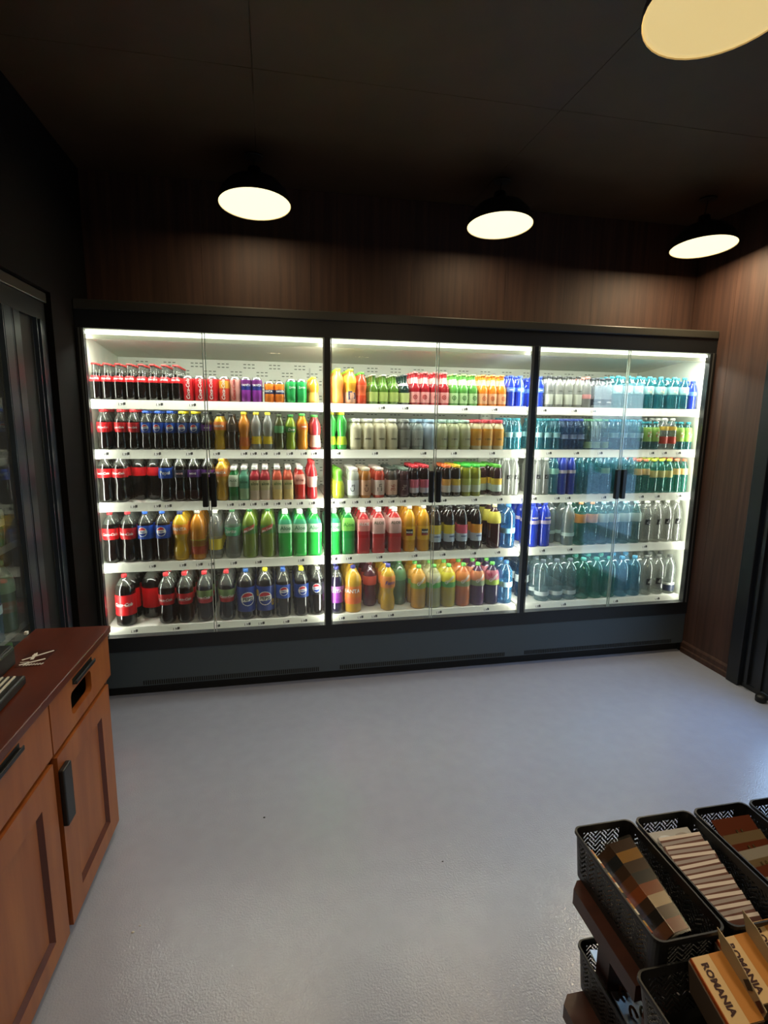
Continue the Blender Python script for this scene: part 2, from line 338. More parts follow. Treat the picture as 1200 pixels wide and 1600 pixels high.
# ================================================================ pendant lamps
LT = -.095
def lamp(i, x, y, z, label, r=.18):
    t = empty('pendant_lamp', (x, y, z)); tag(t, label, 'lamp', 'black dome pendant lamps in rows')
    t.rotation_euler = (LT, 0, 0)
    bm = bmesh.new(); n = 40
    outer = [(r, 0), (r*.985, .02), (r*.90, .06), (r*.70, .10), (r*.42, .125), (.035, .14), (.03, .175), (.0001, .18)]
    inner = [(.0001, .118), (r*.40, .115), (r*.68, .092), (r*.875, .055), (r*.965, .018), (r*.985, .0)]
    lathe(bm, outer, n, cap0=False, cap1=False); lathe(bm, inner, n, cap0=False, cap1=False, mis=[1]*5)
    lathe(bm, [(r*.985, 0), (r, 0)], n, cap0=False, cap1=False)
    s = ob('shade', bm, [M_lshade, M_lin], t)
    bm = bmesh.new(); lathe(bm, [(.0001, .010), (r*.5, .009), (r*.90, .005), (r*.972, .003), (r*.965, .018), (.0001, .028)], n, cap0=False, cap1=False)
    g = GLOW_SOFT if i in (3, 4) else GLOW if i < 3 else GLOW_REAR
    ob('diffuser', bm, g, t, smooth=True)
    bm = bmesh.new(); hz = (ZC - z)
    tube(bm, [(0, 0, .18), (0, hz*sin(LT), hz*cos(LT))], .003, 8); ob('cord', bm, M_lshade, t)
    bm = bmesh.new(); lathe(bm, [(.045, -.012), (.045, -.002), (.0001, -.001)], 20, cap0=True, cap1=False); 
    c = ob('ceiling_rose', bm, mat('rose_grey', '2e2a26', .5), t); c.location = (0, hz*sin(LT)*1.0, hz*cos(LT)-.001); c.rotation_euler = (-LT, 0, 0)
    L = bpy.data.lights.new('bulb', 'AREA'); L.shape = 'DISK'; L.size = r*1.7; L.energy = LAMP_W*(.55, .55, 2.2, 1.4, 1.4, 1.4, 1.4, 1.4, 1.4)[i]; L.color = (1, .78, .48)
    lo = bpy.data.objects.new('bulb', L); COL.objects.link(lo); lo.parent = t; lo.location = (0, 0, -.002)
GLOW = mat('lamp_glow', 'fff3c4', .4, emit='fff0c0', es=LAMP_GLOW)
GLOW_SOFT = mat('lamp_glow_soft', 'ffe9b0', .12, emit='ffdf95', es=.62)
GLOW_REAR = mat('lamp_glow_rear', 'fff3c4', .4, emit='ffe9b0', es=5.0)
for i, (x, y, z, lb) in enumerate((
    (.917, -.125, 2.672, 'lit black dome pendant lamp on the left above the cooler'),
    (2.225, -.140, 2.668, 'lit black dome pendant lamp in the middle above the cooler'),
    (3.480, -.188, 2.633, 'lit black dome pendant lamp nearest the right wood wall'),
    (2.030, -1.900, 2.600, 'cream lit pendant lamp cut off by the top right picture edge'),
    (.930, -1.960, 2.600, 'lit pendant lamp overhead above the counter end, out of the frame'),
    (1.040, -4.250, 2.640, 'lit pendant lamp behind the camera, left one of its row'),
    (2.500, -4.370, 2.640, 'lit pendant lamp behind the camera, right one of its row'),
    (1.090, -6.670, 2.640, 'lit pendant lamp far behind the camera, left one of its row'),
    (2.610, -6.810, 2.640, 'lit pendant lamp far behind the camera, right one of its row'))):
    lamp(i, x, y, z, lb)

# ================================================================ main cooler
CW = 3.83; ZT, ZB = 2.058, .375
SH = [1.70, 1.43, 1.135, .785, .40]
SN = ['top', 'second', 'third', 'fourth', 'bottom']
BAYS = [(.026, 1.275), (1.305, 2.535), (2.575, 3.794)]
ck = empty('display_cooler', (0, 0, 0))
tag(ck, 'long black six-door display cooler full of drinks along the back wall', 'cooler')
def part(name, bm, m, **k): return ob(name, bm, m, ck, **k)
part('back_panel', BX(.0105, CW-.021, .76, .80, .12, 2.0), M_cab)
bm = bmesh.new(); prism(bm, [(.005, ZT+.02), (.005, ZT), (.06, ZT-.01), (.79, 1.985), (.79, 2.03)], 0, .0105, CW-.021); part('inner_ceiling', bm, M_cab)
bm = bmesh.new(); box(bm, .0, .006, .02, .80, .0, H-.05); part('side_panel', bm, [M_black])
bm = bmesh.new(); box(bm, CW-.0165, CW-.0105, .02, .80, .0, H-.05); part('side_panel', bm, [M_black])
for x0 in (.0065, CW-.0205): part('side_liner', BX(x0, x0+.0035, .05, .757, .36, 2.045), M_cab)
bm = bmesh.new(); box(bm, 0, W-.001, -.012, .40, 2.15, H, bev=.006); part('canopy', bm, M_strip)
bm = bmesh.new(); box(bm, 0, W-.001, -.004, .06, 2.062, 2.149); part('header_rail', bm, M_black)
bm = bmesh.new(); box(bm, 0, W-.001, -.004, .05, .287, .372); part('lower_rail', bm, M_black)
bm = bmesh.new(); box(bm, 0, W-.001, .006, .085, .065, .286); part('kick_panel', bm, M_kick)
bm = bmesh.new(); box(bm, .01, W-.01, .045, .76, .0, .0645); part('plinth', bm, M_dark)
for a, b in ((.21, 1.235), (1.36, 2.465), (2.60, 3.73)):
    bm = bmesh.new(); n = int((b-a)/.0125)
    for i in range(n): box(bm, a+i*(b-a)/n, a+i*(b-a)/n+.0065, .0035, .0059, .072, .098)
    tag(part('vent_slots', bm, M_dark), kind='stuff')
for nm, x0, x1 in (('left', 0, .04), ('a', 1.272, 1.308), ('b', 2.540, 2.572), ('right', 3.775, W-.001)):
    part('door_post', BX(x0, x1, -.008, .035, .372, 2.062, bev=.003), M_black)
for x0, x1 in ((.016, .024), (.030, .035), (1.264, 1.271), (1.309, 1.314), (2.522, 2.539), (2.573, 2.578), (3.792, 3.799)):
    part('edge_trim', BX(x0, x1, -.0125, -.004, .374, 2.060), M_silver)
for a, b in BAYS:
    ob('led_strip', BX(a, b, .018, .040, 2.036, 2.050), M_led, ck)
    part('inner_baffle', BX(a-.012, b+.012, .060, .10, 2.016, 2.050), mat('baffle_grey', 'a8a997', .5))
# deck tray and shelves
rail_of = {}
for s, z in enumerate(SH):
    for bi, (a, b) in enumerate(BAYS):
        d1 = .70 if s else .62
        bm = bmesh.new(); box(bm, a-.012, b+.012, .088, .74, z-.018, z)
        sh = part('shelf', bm, M_shelf)
        bm = bmesh.new(); prism(bm, [(.062, z-.046), (.078, z+.003), (.085, z+.003), (.085, z-.046)], 0, a-.012, b+.012)
        rail_of[(s, bi)] = ob('price_rail', bm, M_rail, sh)
part('deck_skirt', BX(.012, CW-.022, .088, .755, .30, .378), M_shelf)
# perforations of the back wall, in staggered threes
bm = bmesh.new(); rr = 0; z = 1.96
while z > .5:
    x = .12 + (.085 if rr % 2 else 0)
    while x < CW-.16:
        for i in range(3):
            for q in range(2): box(bm, x+i*.028, x+i*.028+.018, .7585, .7598, z-q*.022, z-q*.022+.005)
        x += .17
    z -= .05; rr += 1
tag(part('air_slots', bm, M_slot), kind='stuff')
for x in (.155, .215, 1.24, 1.34, 2.50, 2.60, 3.66, 3.72): part('shelf_upright', BX(x, x+.010, .748, .757, .40, 1.95), mat('upright_grey', 'b9bab0', .4))
# glass doors
SPL = [.627, 1.935, 3.190]
for bi, ((a, b), xs) in enumerate(zip(((.04, 1.272), (1.308, 2.540), (2.572, 3.775)), SPL)):
    for side, (p, q) in enumerate(((a+.002, xs-.004), (xs+.004, b-.002))):
        d = part('glass_door', BX(p, q, -.004, .0015, .376, 2.058), M_glass)
        ex = q-.005 if side == 0 else p
        ob('glass_edge', BX(ex, ex+.005, -.0055, .003, .376, 2.058), M_edge, d)
        hx = (xs-.038) if side == 0 else (xs+.007)
        bm = bmesh.new(); box(bm, hx, hx+.031, -.034, -.006, 1.12, 1.312, bev=.006)
        ob('handle', bm, M_black, d)
# price tags on the rails
TW, TF = text_mesh('1.99', .020, 0, .0005)
tagme = None
for (s, bi), xs in TAGS.items():
    z = SH[s]
    for x in xs:
        if tagme is None:
            bm = bmesh.new(); box(bm, -.017, .017, 0, .0012, -.0145, .0145)
            put_flat(bm, TW, TF, Matrix(((1, 0, 0, -.004), (0, 0, 0, -.0004), (0, 1, 0, .0), (0, 0, 0, 1))), 1)
            box(bm, .006, .018, -.0004, 0, -.003, .012, 1)
            o = ob('price_tag', bm, [M_white, M_print], rail_of[(s, bi)]); tagme = o.data
        else: o = obm('price_tag', tagme, rail_of[(s, bi)])
        o.location = (x, .0687, z-.022); o.rotation_euler = (-.3158, 0, 0)
# area lights in the cooler: canopy and post lamps, added under-shelf fill
def area(name, loc, rot, sx, sy, e, col=(1, .985, .90)):
    L = bpy.data.lights.new(name, 'AREA'); L.shape = 'RECTANGLE'; L.size = sx; L.size_y = sy; L.energy = e; L.color = col
    o = bpy.data.objects.new(name, L); COL.objects.link(o); o.location = loc; o.rotation_euler = rot; o.parent = ck
for a, b in BAYS:
    area('cooler_led_and_fill', ((a+b)/2, .048, 2.010), (RAD(16), 0, 0), b-a-.04, .03, LED_TOP)
for x, ry in ((.030, -40), (1.278, 25), (1.302, -25), (2.546, 25), (2.566, -25), (3.790, 40)):
    area('cooler_led_and_fill', (x, .042, 1.22), (RAD(90), 0, RAD(ry)), .022, 1.62, LED_POST)
for s, z in enumerate(SH[:4]):
    for a, b in BAYS:
        area('cooler_led_and_fill', ((a+b)/2, .092, z-.022), (RAD(20), 0, 0), b-a-.06, .010, 2.0)  # added fill under each shelf edge, with no lamp fitting of its own
# ================================================================ drinks
def soft(c, k=.16):  # greys the colours a little: glare haze of the door glass painted in
    v = [int(c[i:i+2], 16) for i in (0, 2, 4)]; l = .3*v[0]+.59*v[1]+.11*v[2]
    return '%02x%02x%02x' % tuple(int(min(255, x*(1-k)+l*k)) for x in v)
def liq(c, rough=.07):
    m = mat('drink_' + c, soft(c), rough, spec=.7, coat=.3); return m
def lab(c): return mat('label_' + c, soft(c, .10), .35)
def capm(c): return mat('cap_' + c, soft(c, .10), .4)
M_neck = clear('bottle_clear', 'c9cdc4', glossy=.08, body=.35, bodycol='7d8078')
WAT = {}
def water(tint):
    v = [int(tint[i:i+2], 16)/255 for i in (0, 2, 4)]
    if max(v)-min(v) < .16: v = [x+(1-x)*.45 for x in v]
    return clear('water_' + tint, tuple(x+(1-x)*.72 for x in v), glossy=.09, body=.34, bodycol=tuple(v), rough=.05, lit=.5)
N = .0135
SHAPES = {  # (r share or metres if negative, z share)
 'contour': [(.70,0),(.90,.015),(.98,.05),(1,.12),(.94,.24),(.84,.36),(.90,.45),(1,.52),(1,.66),(.96,.71),(.80,.79),(.55,.86),(-N,.92),(-N,.94)],
 'straight': [(.80,0),(.96,.015),(1,.04),(.97,.10),(1,.16),(1,.40),(.99,.62),(.97,.70),(.86,.77),(.62,.85),(.40,.905),(-N,.93),(-N,.94)],
 'waist': [(.72,0),(.93,.02),(1,.10),(.98,.22),(.78,.36),(.80,.42),(.97,.52),(1,.60),(1,.72),(.90,.80),(.58,.88),(-N,.93),(-N,.94)],
 'glass': [(.90,0),(1,.02),(1,.20),(1,.45),(.98,.54),(.80,.62),(.55,.70),(.44,.80),(.40,.93),(.45,.95),(.45,.965)],
 'square': [(.90,0),(1,.02),(.97,.10),(1,.14),(.97,.24),(1,.30),(1,.50),(1,.66),(.92,.73),(.62,.83),(.40,.885),(-.013,.90),(-.013,.91)],
 'jar': [(.86,0),(1,.03),(1,.40),(1,.68),(.93,.76),(.74,.83),(.62,.87),(.60,.90)],
 'wide': [(.90,0),(1,.03),(1,.50),(1,.74),(.96,.80),(.78,.88),(.72,.92)],
 'ribbed': [(.82,0),(1,.02),(.90,.07),(1,.12),(.90,.18),(1,.24),(.90,.30),(1,.36),(.90,.44),(.99,.50),(.99,.66),(.92,.72),(.76,.81),(.48,.89),(-N,.93),(-N,.94)],
 'jug': [(.84,0),(1,.025),(.96,.10),(1,.18),(.97,.30),(1,.40),(1,.56),(.98,.68),(.90,.78),(.66,.86),(.38,.91),(-.016,.93),(-.016,.94)],
 'pine': [(.70,0),(.95,.04),(1,.16),(1,.34),(.92,.48),(.72,.58),(.55,.66),(.66,.76),(.72,.84),(.52,.95),(.10,1.0)],
}
# shape, height, radius, drink, fill share, cap, bands [(z0, z1, colour)], print, words, category plural
K = {}
def kind(k, shape, h, r, drink, cap, bands, pr, words, fill=.80, tr=None, plural='soft drinks', capk='screw', name='drink_bottle', sq=0):
    K[k] = dict(shape=shape, h=h, r=r, drink=drink, cap=cap, bands=bands, pr=pr, words=words, fill=fill, tr=tr, plural=plural, capk=capk, name=name, sq=sq)
COLA, RED, BLU, WHT, YEL, GRN = '0e0605', 'd3141c', '1448b4', 'f3f1ec', 'f2cf1e', '2aa745'
cc = ('w', 'Coca-Cola', WHT, .34)
pe = ('pep',); pes = ('peps',)
kind('cola_glass','glass',.197,.029,COLA,'b01a1a',[(.50,.66,RED)],cc+(.0,.585),'slim glass cola bottle with red label',.74,plural='glass cola bottles',capk='crown')
kind('can_cola','can',.138,.029,RED,None,[],('v','Coca-Cola',WHT),'slim red drink can with white script',name='drink_can',plural='drink cans')
kind('can_vanilla','can',.138,.029,'d9402a',None,[(.55,.85,'e0a02c')],('v','Coca-Cola',WHT),'slim red and gold drink can',name='drink_can',plural='drink cans')
kind('can_light','can',.138,.029,'c9897e',None,[],('v','Coca-Cola','c01820'),'slim silvery pink drink can',name='drink_can',plural='drink cans')
kind('can_grape','can',.138,.029,'8e2aa0',None,[(.50,.72,'1c2c86'),(.72,.90,'6a1d6e')],('w','FANTA',WHT,.42,.0,.70),'slim purple and blue drink can',name='drink_can',plural='drink cans')
kind('can_orange','can',.118,.028,'ef7a14',None,[(.42,.62,'1c2c66')],('w','FANTA',WHT,.40,.0,.55),'short orange and navy drink can',name='drink_can',plural='drink cans')
kind('can_lemon','can',.134,.029,'12a24a',None,[],('w','Sprite',WHT,.42,.25,.66),'green drink can with white lettering',name='drink_can',plural='drink cans')
kind('juice_orange','contour',.152,.030,'f08a12','e8d024',[(.04,.42,'f2b04a')],None,'small orange juice bottle with yellow cap',.98,plural='juice bottles')
sm = dict(plural='small soda bottles')
kind('cola_small','contour',.222,.032,COLA,'d01820',[(.44,.68,RED)],cc+(.0,.56),'small cola bottle with red cap and label',.72,**sm)
kind('pep_small','contour',.216,.031,COLA,'1c4aa8',[(.44,.70,BLU)],pes+(.57,),'small cola bottle with blue label',.72,**sm)
kind('pepm_small','contour',.216,.031,COLA,'f0d81c',[(.44,.70,'20408a')],pes+(.57,),'small yellow-capped cola bottle',.72,**sm)
kind('grape_small','contour',.216,.031,'0f0510','222222',[(.50,.66,'5b2a78')],('row',WHT,.58),'small dark bottle with purple label',.72,**sm)
kind('fan_small','waist',.205,.032,'d8a812','222222',[(.55,.78,'ee7f2c')],('w','FANTA',WHT,.38,.0,.66),'small orange soda bottle with waisted sides',.90,**sm)
kind('dark_small','contour',.205,.030,'3d3228','2b2b2b',[(.5,.72,'4a4038')],None,'small dull brown bottle',.90,**sm)
kind('ora_small','contour',.216,.030,'e88612','e8c81c',[(.10,.34,'d86a1c')],None,'small orange soda bottle with yellow cap',.86,**sm)
kind('tonic_small','contour',.216,.030,None,'ecd020',[(.16,.36,'e6c822')],None,'small clear tonic bottle with yellow label',tr='c2c9c2',**sm)
kind('ginger_small','contour',.205,.030,'4d5428','3a4a2a',[(.48,.68,'5fae6c')],None,'small olive bottle with green label',.90,**sm)
kind('dew_small','contour',.205,.030,'8fae1e','2c7a34',[(.50,.66,'3a8a2c')],('w','Dew','c22',.40,.3,.58),'small lime soda bottle',.90,**sm)
K['dew_small']['pr'] = ('w','Dew','f4e8e0',.40,.3,.58)
kind('orange_green_small','contour',.212,.031,'f09012','4aa848',[(.56,.72,'ee7016')],('row',WHT,.64),'small orange soda bottle with green cap',.90,**sm)
kind('straw_small','contour',.205,.032,'c8303a','4aa848',[(.08,.42,'e6b8ac')],None,'small strawberry drink bottle with pink label',.94,**sm)
md = dict(plural='medium soda bottles')
kind('cola_mid','contour',0.272,.040,COLA,'d01820',[(.52,.70,RED)],cc+(.0,.61),'medium cola bottle with red label',.76,**md)
kind('pep_mid','contour',0.268,.038,COLA,'1c4aa8',[(.50,.72,BLU)],('w','Pepsi',WHT,.30,.0,.61),'medium cola bottle with blue label',.76,**md)
kind('max_mid','contour',0.268,.038,COLA,'e6d41c',[(.52,.68,'2a2a3a')],('row','e8b4b4',.60),'medium cola bottle with black label and yellow cap',.76,**md)
kind('grape_mid','contour',0.268,.038,'0f0510','3a2a4a',[(.52,.68,'5b2a78')],('row',WHT,.60),'medium dark bottle with purple label',.76,**md)
kind('fan_mid','waist',0.245,.036,'d8a020','e0901c',[(.58,.76,'ee8a3c')],('w','FANTA',WHT,.36,.0,.67),'medium orange soda bottle with waisted sides',.92,**md)
al = dict(plural='aloe drink bottles', sq=5, capk='wide')
kind('aloe_green','square',.196,.029,'1e7a3a',WHT,[(.42,.76,'cfdcc0')],('w','ALOE','2c6a3a',.34,.0,.60),'small dark green aloe drink bottle',.92,**al)
kind('aloe_teal','square',.198,.029,'4f9c7c',WHT,[(.04,.36,'a8d0a4'),(.36,.76,'5aa888')],('w','aloe','1f5a40',.36,.0,.56),'small pale teal aloe drink bottle',.92,**al)
kind('aloe_pom','square',.198,.029,'c02838',WHT,[(.02,.30,'e8d0b8'),(.30,.60,'d8cc98')],('w','aloe','2f5a20',.36,.0,.50),'small pomegranate aloe drink bottle',.92,**al)
kind('aloe_peach','square',.198,.029,'e8583a',WHT,[(.02,.32,'ecd080'),(.32,.60,'dcc890')],('w','aloe','3a7a2a',.36,.0,.50),'small peach aloe drink bottle',.92,**al)
kind('aloe_red','square',.198,.031,'dc2a20',WHT,[(.46,.76,'eda090')],('w','aloe','8a3a28',.34,.0,.60),'small bright red aloe drink bottle',.94,**al)
kind('red_tall','contour',.228,.031,'d8242e','e02a2c',[(.32,.60,'eebcb0')],None,'tall red drink bottle with red cap',.92,plural='juice bottles')
bg_ = dict(plural='large soda bottles')
kind('cola_big','contour',0.296,.046,COLA,'d03038',[(.46,.68,RED)],cc+(.0,.57),'large cola bottle with red label',.76,**bg_)
kind('pep_big','straight',0.296,.045,COLA,'2a5ab8',[(.46,.72,BLU)],pe+(.60,),'large cola bottle with blue label',.76,**bg_)
kind('fan_big','waist',0.290,.044,'d6a812','2b3a6a',[(.54,.74,'ee8a20')],('w','FANTA',WHT,.36,.0,.65),'large orange soda bottle with waisted sides',.93,**bg_)
kind('bitter_big','straight',0.292,.043,'cc7c14','b8b0a0',[(.12,.42,'b8401c'),(.28,.42,'c8c020')],None,'large amber soda bottle with low red label',.94,**bg_)
kind('tonic_big','straight',0.292,.040,None,'d8d8c8',[(.20,.42,'ead024')],None,'large clear tonic bottle with yellow band',tr='aab0a4',**bg_)
kind('spr_big','contour',0.298,.046,None,'3a7a48',[(.46,.64,'58b884')],('w','Sprite',WHT,.34,.25,.55),'large clear lemon soda bottle with green label',tr='8f9a8c',**bg_)
kind('dew_big','straight',0.298,.046,'6f8a20','2c6a34',[(.50,.66,'3f7a2c')],('dew',.58),'large lime soda bottle with slanted red label',.88,**bg_)
ab = dict(plural='large aloe drink bottles', sq=5, capk='wide')
kind('aloe_big_green','square',0.286,.043,'18b83a',WHT,[(.52,.70,'b8e0bc'),(.70,.80,'2a9c70')],('w','Aloe','1c7a48',.30,.0,.62),'large bright green aloe drink bottle',.93,**ab)
kind('aloe_big_lime','square',0.286,.043,'12903a',WHT,[(.52,.80,'7ccc50')],('w','Aloe','2c8a28',.30,.0,.66),'large deep green aloe drink bottle',.93,**ab)
kind('aloe_big_red','square',0.286,.043,'d41c28',WHT,[(.50,.76,'ee8a84')],('w','ALOE',WHT,.28,.0,.66),'large red aloe drink bottle',.93,**ab)
kind('aloe_big_pink','square',0.286,.043,'dc2a2c',WHT,[(.44,.78,'f0bcb4')],('w','ALOE','3a5a2c',.30,.0,.68),'large red aloe bottle with pale label',.93,**ab)
kind('cola_jumbo','straight',0.306,.057,COLA,'d0222a',[(.22,.62,'dc0f18')],cc+(.0,.44),'extra large cola bottle with tall red label',.80,plural='extra large soda bottles')
kind('cola_15','contour',0.306,.048,COLA,'d8343a',[(.38,.60,RED)],cc+(.0,.49),'big cola bottle with red label',.72,plural='extra large soda bottles')
kind('colag_15','contour',0.306,.048,COLA,'d8343a',[(.38,.50,RED),(.50,.64,'6f8a4a')],cc+(.0,.50),'big cola bottle with green and red label',.72,plural='extra large soda bottles')
kind('pep_jumbo','straight',0.308,.055,COLA,'2c62b0',[(.16,.66,'173a9a')],('pepb',.42),'extra large cola bottle with dark blue label',.78,plural='extra large soda bottles')
kind('pepm_jumbo','straight',0.308,.055,COLA,'e8d820',[(.16,.66,'173a9a')],('pepm',.42),'extra large cola bottle with blue label and yellow cap',.78,plural='extra large soda bottles')
kind('pep_15','straight',0.304,.046,COLA,'2c5ab0',[(.40,.68,BLU)],pe+(.55,),'big cola bottle with blue label and cap',.74,plural='extra large soda bottles')
kind('pepm_15','straight',0.304,.046,COLA,'e8d820',[(.40,.68,'1a3f9a')],pe+(.55,),'big cola bottle with blue label and yellow cap',.74,plural='extra large soda bottles')
kind('pepz_15','straight',0.306,.046,COLA,'c8c8b8',[(.44,.70,'15171c')],pe+(.58,),'big cola bottle with black label',.76,plural='extra large soda bottles')
kind('tea_peach','contour',.205,.033,'ee7a22','8cc820',[(.04,.80,'f08a3a')],None,'orange tea bottle with green cap',.98,plural='tea bottles')
kind('tea_multi','contour',.205,.033,'d8701c','9cd020',[(.04,.34,'d8a080'),(.34,.60,'e8a020'),(.60,.84,'d8cc30')],('w','D','1c2c5a',.5,.0,.24),'tea bottle with yellow and orange sleeve',.98,plural='tea bottles')
kind('tea_red','contour',.188,.030,'d83c1c','58b030',[(.28,.60,'e05a2c')],None,'red tea bottle with green cap',.98,plural='tea bottles')
kind('beer_green','glass',0.176,.030,'47701c','9aa080',[(.10,.42,'a8bc60'),(.64,.74,'5a8a2c')],None,'green glass bottle with pale green label',.80,capk='crown',plural='glass bottles')
kind('beer_dark','glass',0.180,.030,'16302c','2c3a3a',[(.08,.40,'c0cc7c'),(.64,.72,'e0e0d8')],None,'dark green glass bottle',.80,capk='crown',plural='glass bottles')
kind('soda_red','glass',.198,.030,'a81420','e05a5a',[(.08,.40,'ec9c98'),(.66,.84,'e89890')],('ring','c0242c',.25),'red glass soda bottle with pink labels',.9,capk='crown',plural='glass soda bottles')
kind('soda_green','glass',.192,.030,'4f9a38','8cc060',[(.08,.40,'b4d898'),(.66,.84,'b8d8a0')],('ring','3f7a2c',.25),'green glass soda bottle with pale labels',.9,capk='crown',plural='glass soda bottles')
kind('soda_orange','glass',.192,.030,'f07a10','f0883c',[(.08,.40,'f2b080'),(.66,.84,'f2b888')],('ring','e0602c',.25),'orange glass soda bottle with pale labels',.9,capk='crown',plural='glass soda bottles')
kind('blue_small','ribbed',.192,.029,'1c3ccc','2444c8',[(.48,.62,'5c88e0')],('row',WHT,.55),'small deep blue drink bottle',.95,plural='small water bottles')
kind('lime_small','waist',.222,.031,'2fa838','e8d820',[(.14,.36,'b8d828')],None,'bright green bottle with yellow cap',.95,**sm)
sh_ = dict(plural='milk drinks', capk='wide')
kind('cream_shake','jar',0.186,.036,'e4dcb4','f2f0e2',[(.10,.66,'e8e0b8')],('row','4a4630',.36),'cream coloured milk drink with white cap',.99,**sh_)
kind('choco_shake','jar',0.186,.036,'6f7068','8a8f8a',[(.10,.66,'7c7f78')],('bars','b8bab0'),'grey milk drink bottle with striped sleeve',.99,**sh_)
kind('stripe_shake','jar',0.186,.036,'9aa8a4','8fb0c8',[(.10,.66,'8f9c98')],('bars','e8ece4'),'pale striped milk drink bottle',.99,**sh_)
kind('reflection_blue_shake','jar',0.186,.036,'b4cce0','9cc0dc',[],None,'pale blue milk drink bottle',.99,**sh_)  # pale blue of a daylight reflection in the glass, painted into this bottle
kind('pist_shake','jar',0.186,.036,'c8cc9c','a0c0b0',[(.10,.56,'c0c888')],('bars','dcdcb4'),'pistachio green milk drink bottle',.99,**sh_)
kind('mango_shake','jar',0.188,.036,'dccc9c','c83c48',[(.14,.70,'f0a020')],('bars','f4c050'),'orange-sleeved milk drink bottle with red cap',.99,**sh_)
wb_ = dict(plural='small water bottles')
kind('teal_small','ribbed',0.200,.029,None,'1c7c8c',[(.40,.56,'9cd4dc')],None,'small teal water bottle',tr='3cb0c4',**wb_)
kind('teal_label','ribbed',0.212,.033,None,'2a9cb0',[(.46,.70,'a0d8dc')],('dots','e8e8dc',.60),'teal water bottle with pale label',tr='2fb0c0',**wb_)
kind('pineapple','pine',0.184,.038,'b8c81c','5cb01c',[],None,'pineapple shaped drink bottle with green top',.50,plural='vitamin drinks',capk='none')
vt = dict(plural='vitamin drinks', capk='disc')
kind('vit_ca','wide',0.185,.036,'c4c8b4','f0ece4',[(.10,.60,'e4eaec')],('t','Ca','222428',.36),'pale vitamin drink bottle marked Ca',.99,**vt)
kind('vit_c','wide',0.185,.035,'b86a1c','d8ccb0',[(.10,.60,'d49c78')],('t','C+','6a3424',.36),'amber vitamin drink bottle marked C',.99,**vt)
kind('vit_zn','wide',0.185,.036,'d8402a','f0dcd0',[(.10,.60,'ecd4c8')],('t','Zn','222428',.36),'red vitamin drink bottle marked Zn',.99,**vt)
kind('vit_b','wide',0.185,.036,'4c4440','3a4a40',[(.10,.60,'f0c4b0')],('t','B6','b8402c',.36),'dark vitamin drink bottle marked B',.99,**vt)
kind('vit_mg','wide',0.182,.034,'4a2a30','7c9484',[(.10,.60,'54323a')],('t','Mg','b8a8a0',.36),'dark plum vitamin drink bottle marked Mg',.99,**vt)
sy = dict(plural='syrup bottles', capk='disc')
kind('syr_red','wide',0.200,.030,'221014','d82838',[(.30,.56,'e86c88'),(.14,.30,'d8ccd8')],None,'dark syrup bottle with red cap',.99,**sy)
kind('syr_orange','wide',0.200,.029,'20140c','f0682c',[(.36,.56,'ecac4c'),(.14,.36,'d8d0c8')],None,'dark syrup bottle with orange cap',.99,**sy)
kind('syr_yellow','wide',0.200,.029,'201a0c','ecc020',[(.36,.56,'e8c43c'),(.14,.36,'d0d0d8')],None,'dark syrup bottle with yellow cap',.99,**sy)
kind('syr_green','wide',0.202,.031,'94981c','3cc83c',[(.36,.56,'c0c858'),(.14,.36,'d4dcc0')],None,'olive syrup bottle with green cap',.99,**sy)
kind('syr_plum','wide',0.200,.034,'3a1c20','5cc03c',[(.36,.56,'e8c03c'),(.14,.36,'c8dcd8')],None,'plum syrup bottle with green cap',.99,**sy)
kind('clear_logo','ribbed',.242,.028,None,'a8aca4',[],('logo',.50),'clear water bottle with small black logo',tr='c4c8bc',**wb_)
kind('squash','straight',0.292,.040,'eaa010','c8c0b0',[(.26,.56,'f6b81c')],('sq',.44),'orange squash bottle with dark emblem',.88,plural='syrup bottles')
for k_, c_, w_ in (('syrb_yellow','e8cc30','yellow'),('syrb_red','e0506c','red'),('syrb_orange','f0a030','orange')):
    kind(k_,'straight',.288,.037,'1c0d0e','2a2a2c',[(.38,.58,c_),(.20,.38,'c4d4e8')],('row','22408a',.32),'tall dark syrup bottle with %s topped label' % w_,.9,plural='syrup bottles')
kind('syrb_plum','straight',0.290,.046,'3a1016','d8cc98',[(.58,.84,'d8cc48')],None,'brown tea bottle with yellow shoulder label',.9,plural='syrup bottles')
kind('water_blue_big','jug',0.290,.050,None,'3a78b8',[(.34,.46,'8cc8e8')],None,'large blue water bottle in the middle bay',tr='3f8cc4',plural='large water bottles')
kind('grape_15','contour',0.300,.047,'1a1030','3a3a86',[(.34,.52,'8a2a9c'),(.52,.60,'b868c0'),(.24,.34,'7a2490')],('w','FANTA',WHT,.42,.0,.50),'big grape soda bottle with purple label',.80,plural='extra large soda bottles')
kind('fan_jumbo','straight',0.300,.056,'d8a01c','3a3a86',[(.20,.34,'f06a24'),(.34,.58,'ee7a1c')],('w','FANTA',WHT,.42,.0,.48),'extra large orange soda bottle',.88,plural='extra large soda bottles')
kind('red_15','contour',0.295,.045,'5a2436','6a2a2c',[(.50,.70,'d0503c')],None,'big dull red soda bottle',.84,plural='extra large soda bottles')
kind('fan_15','waist',0.302,.047,'d8a41c','4a4a96',[(.50,.76,'f0882c')],('w','Fanta','2c3a9c',.34,.2,.62),'big waisted orange soda bottle',.88,plural='extra large soda bottles')
kind('green_15','straight',0.300,.047,'4c6a4c','4c8a4c',[(.56,.80,'5a8a5c')],None,'big murky green soda bottle',.90,plural='extra large soda bottles')
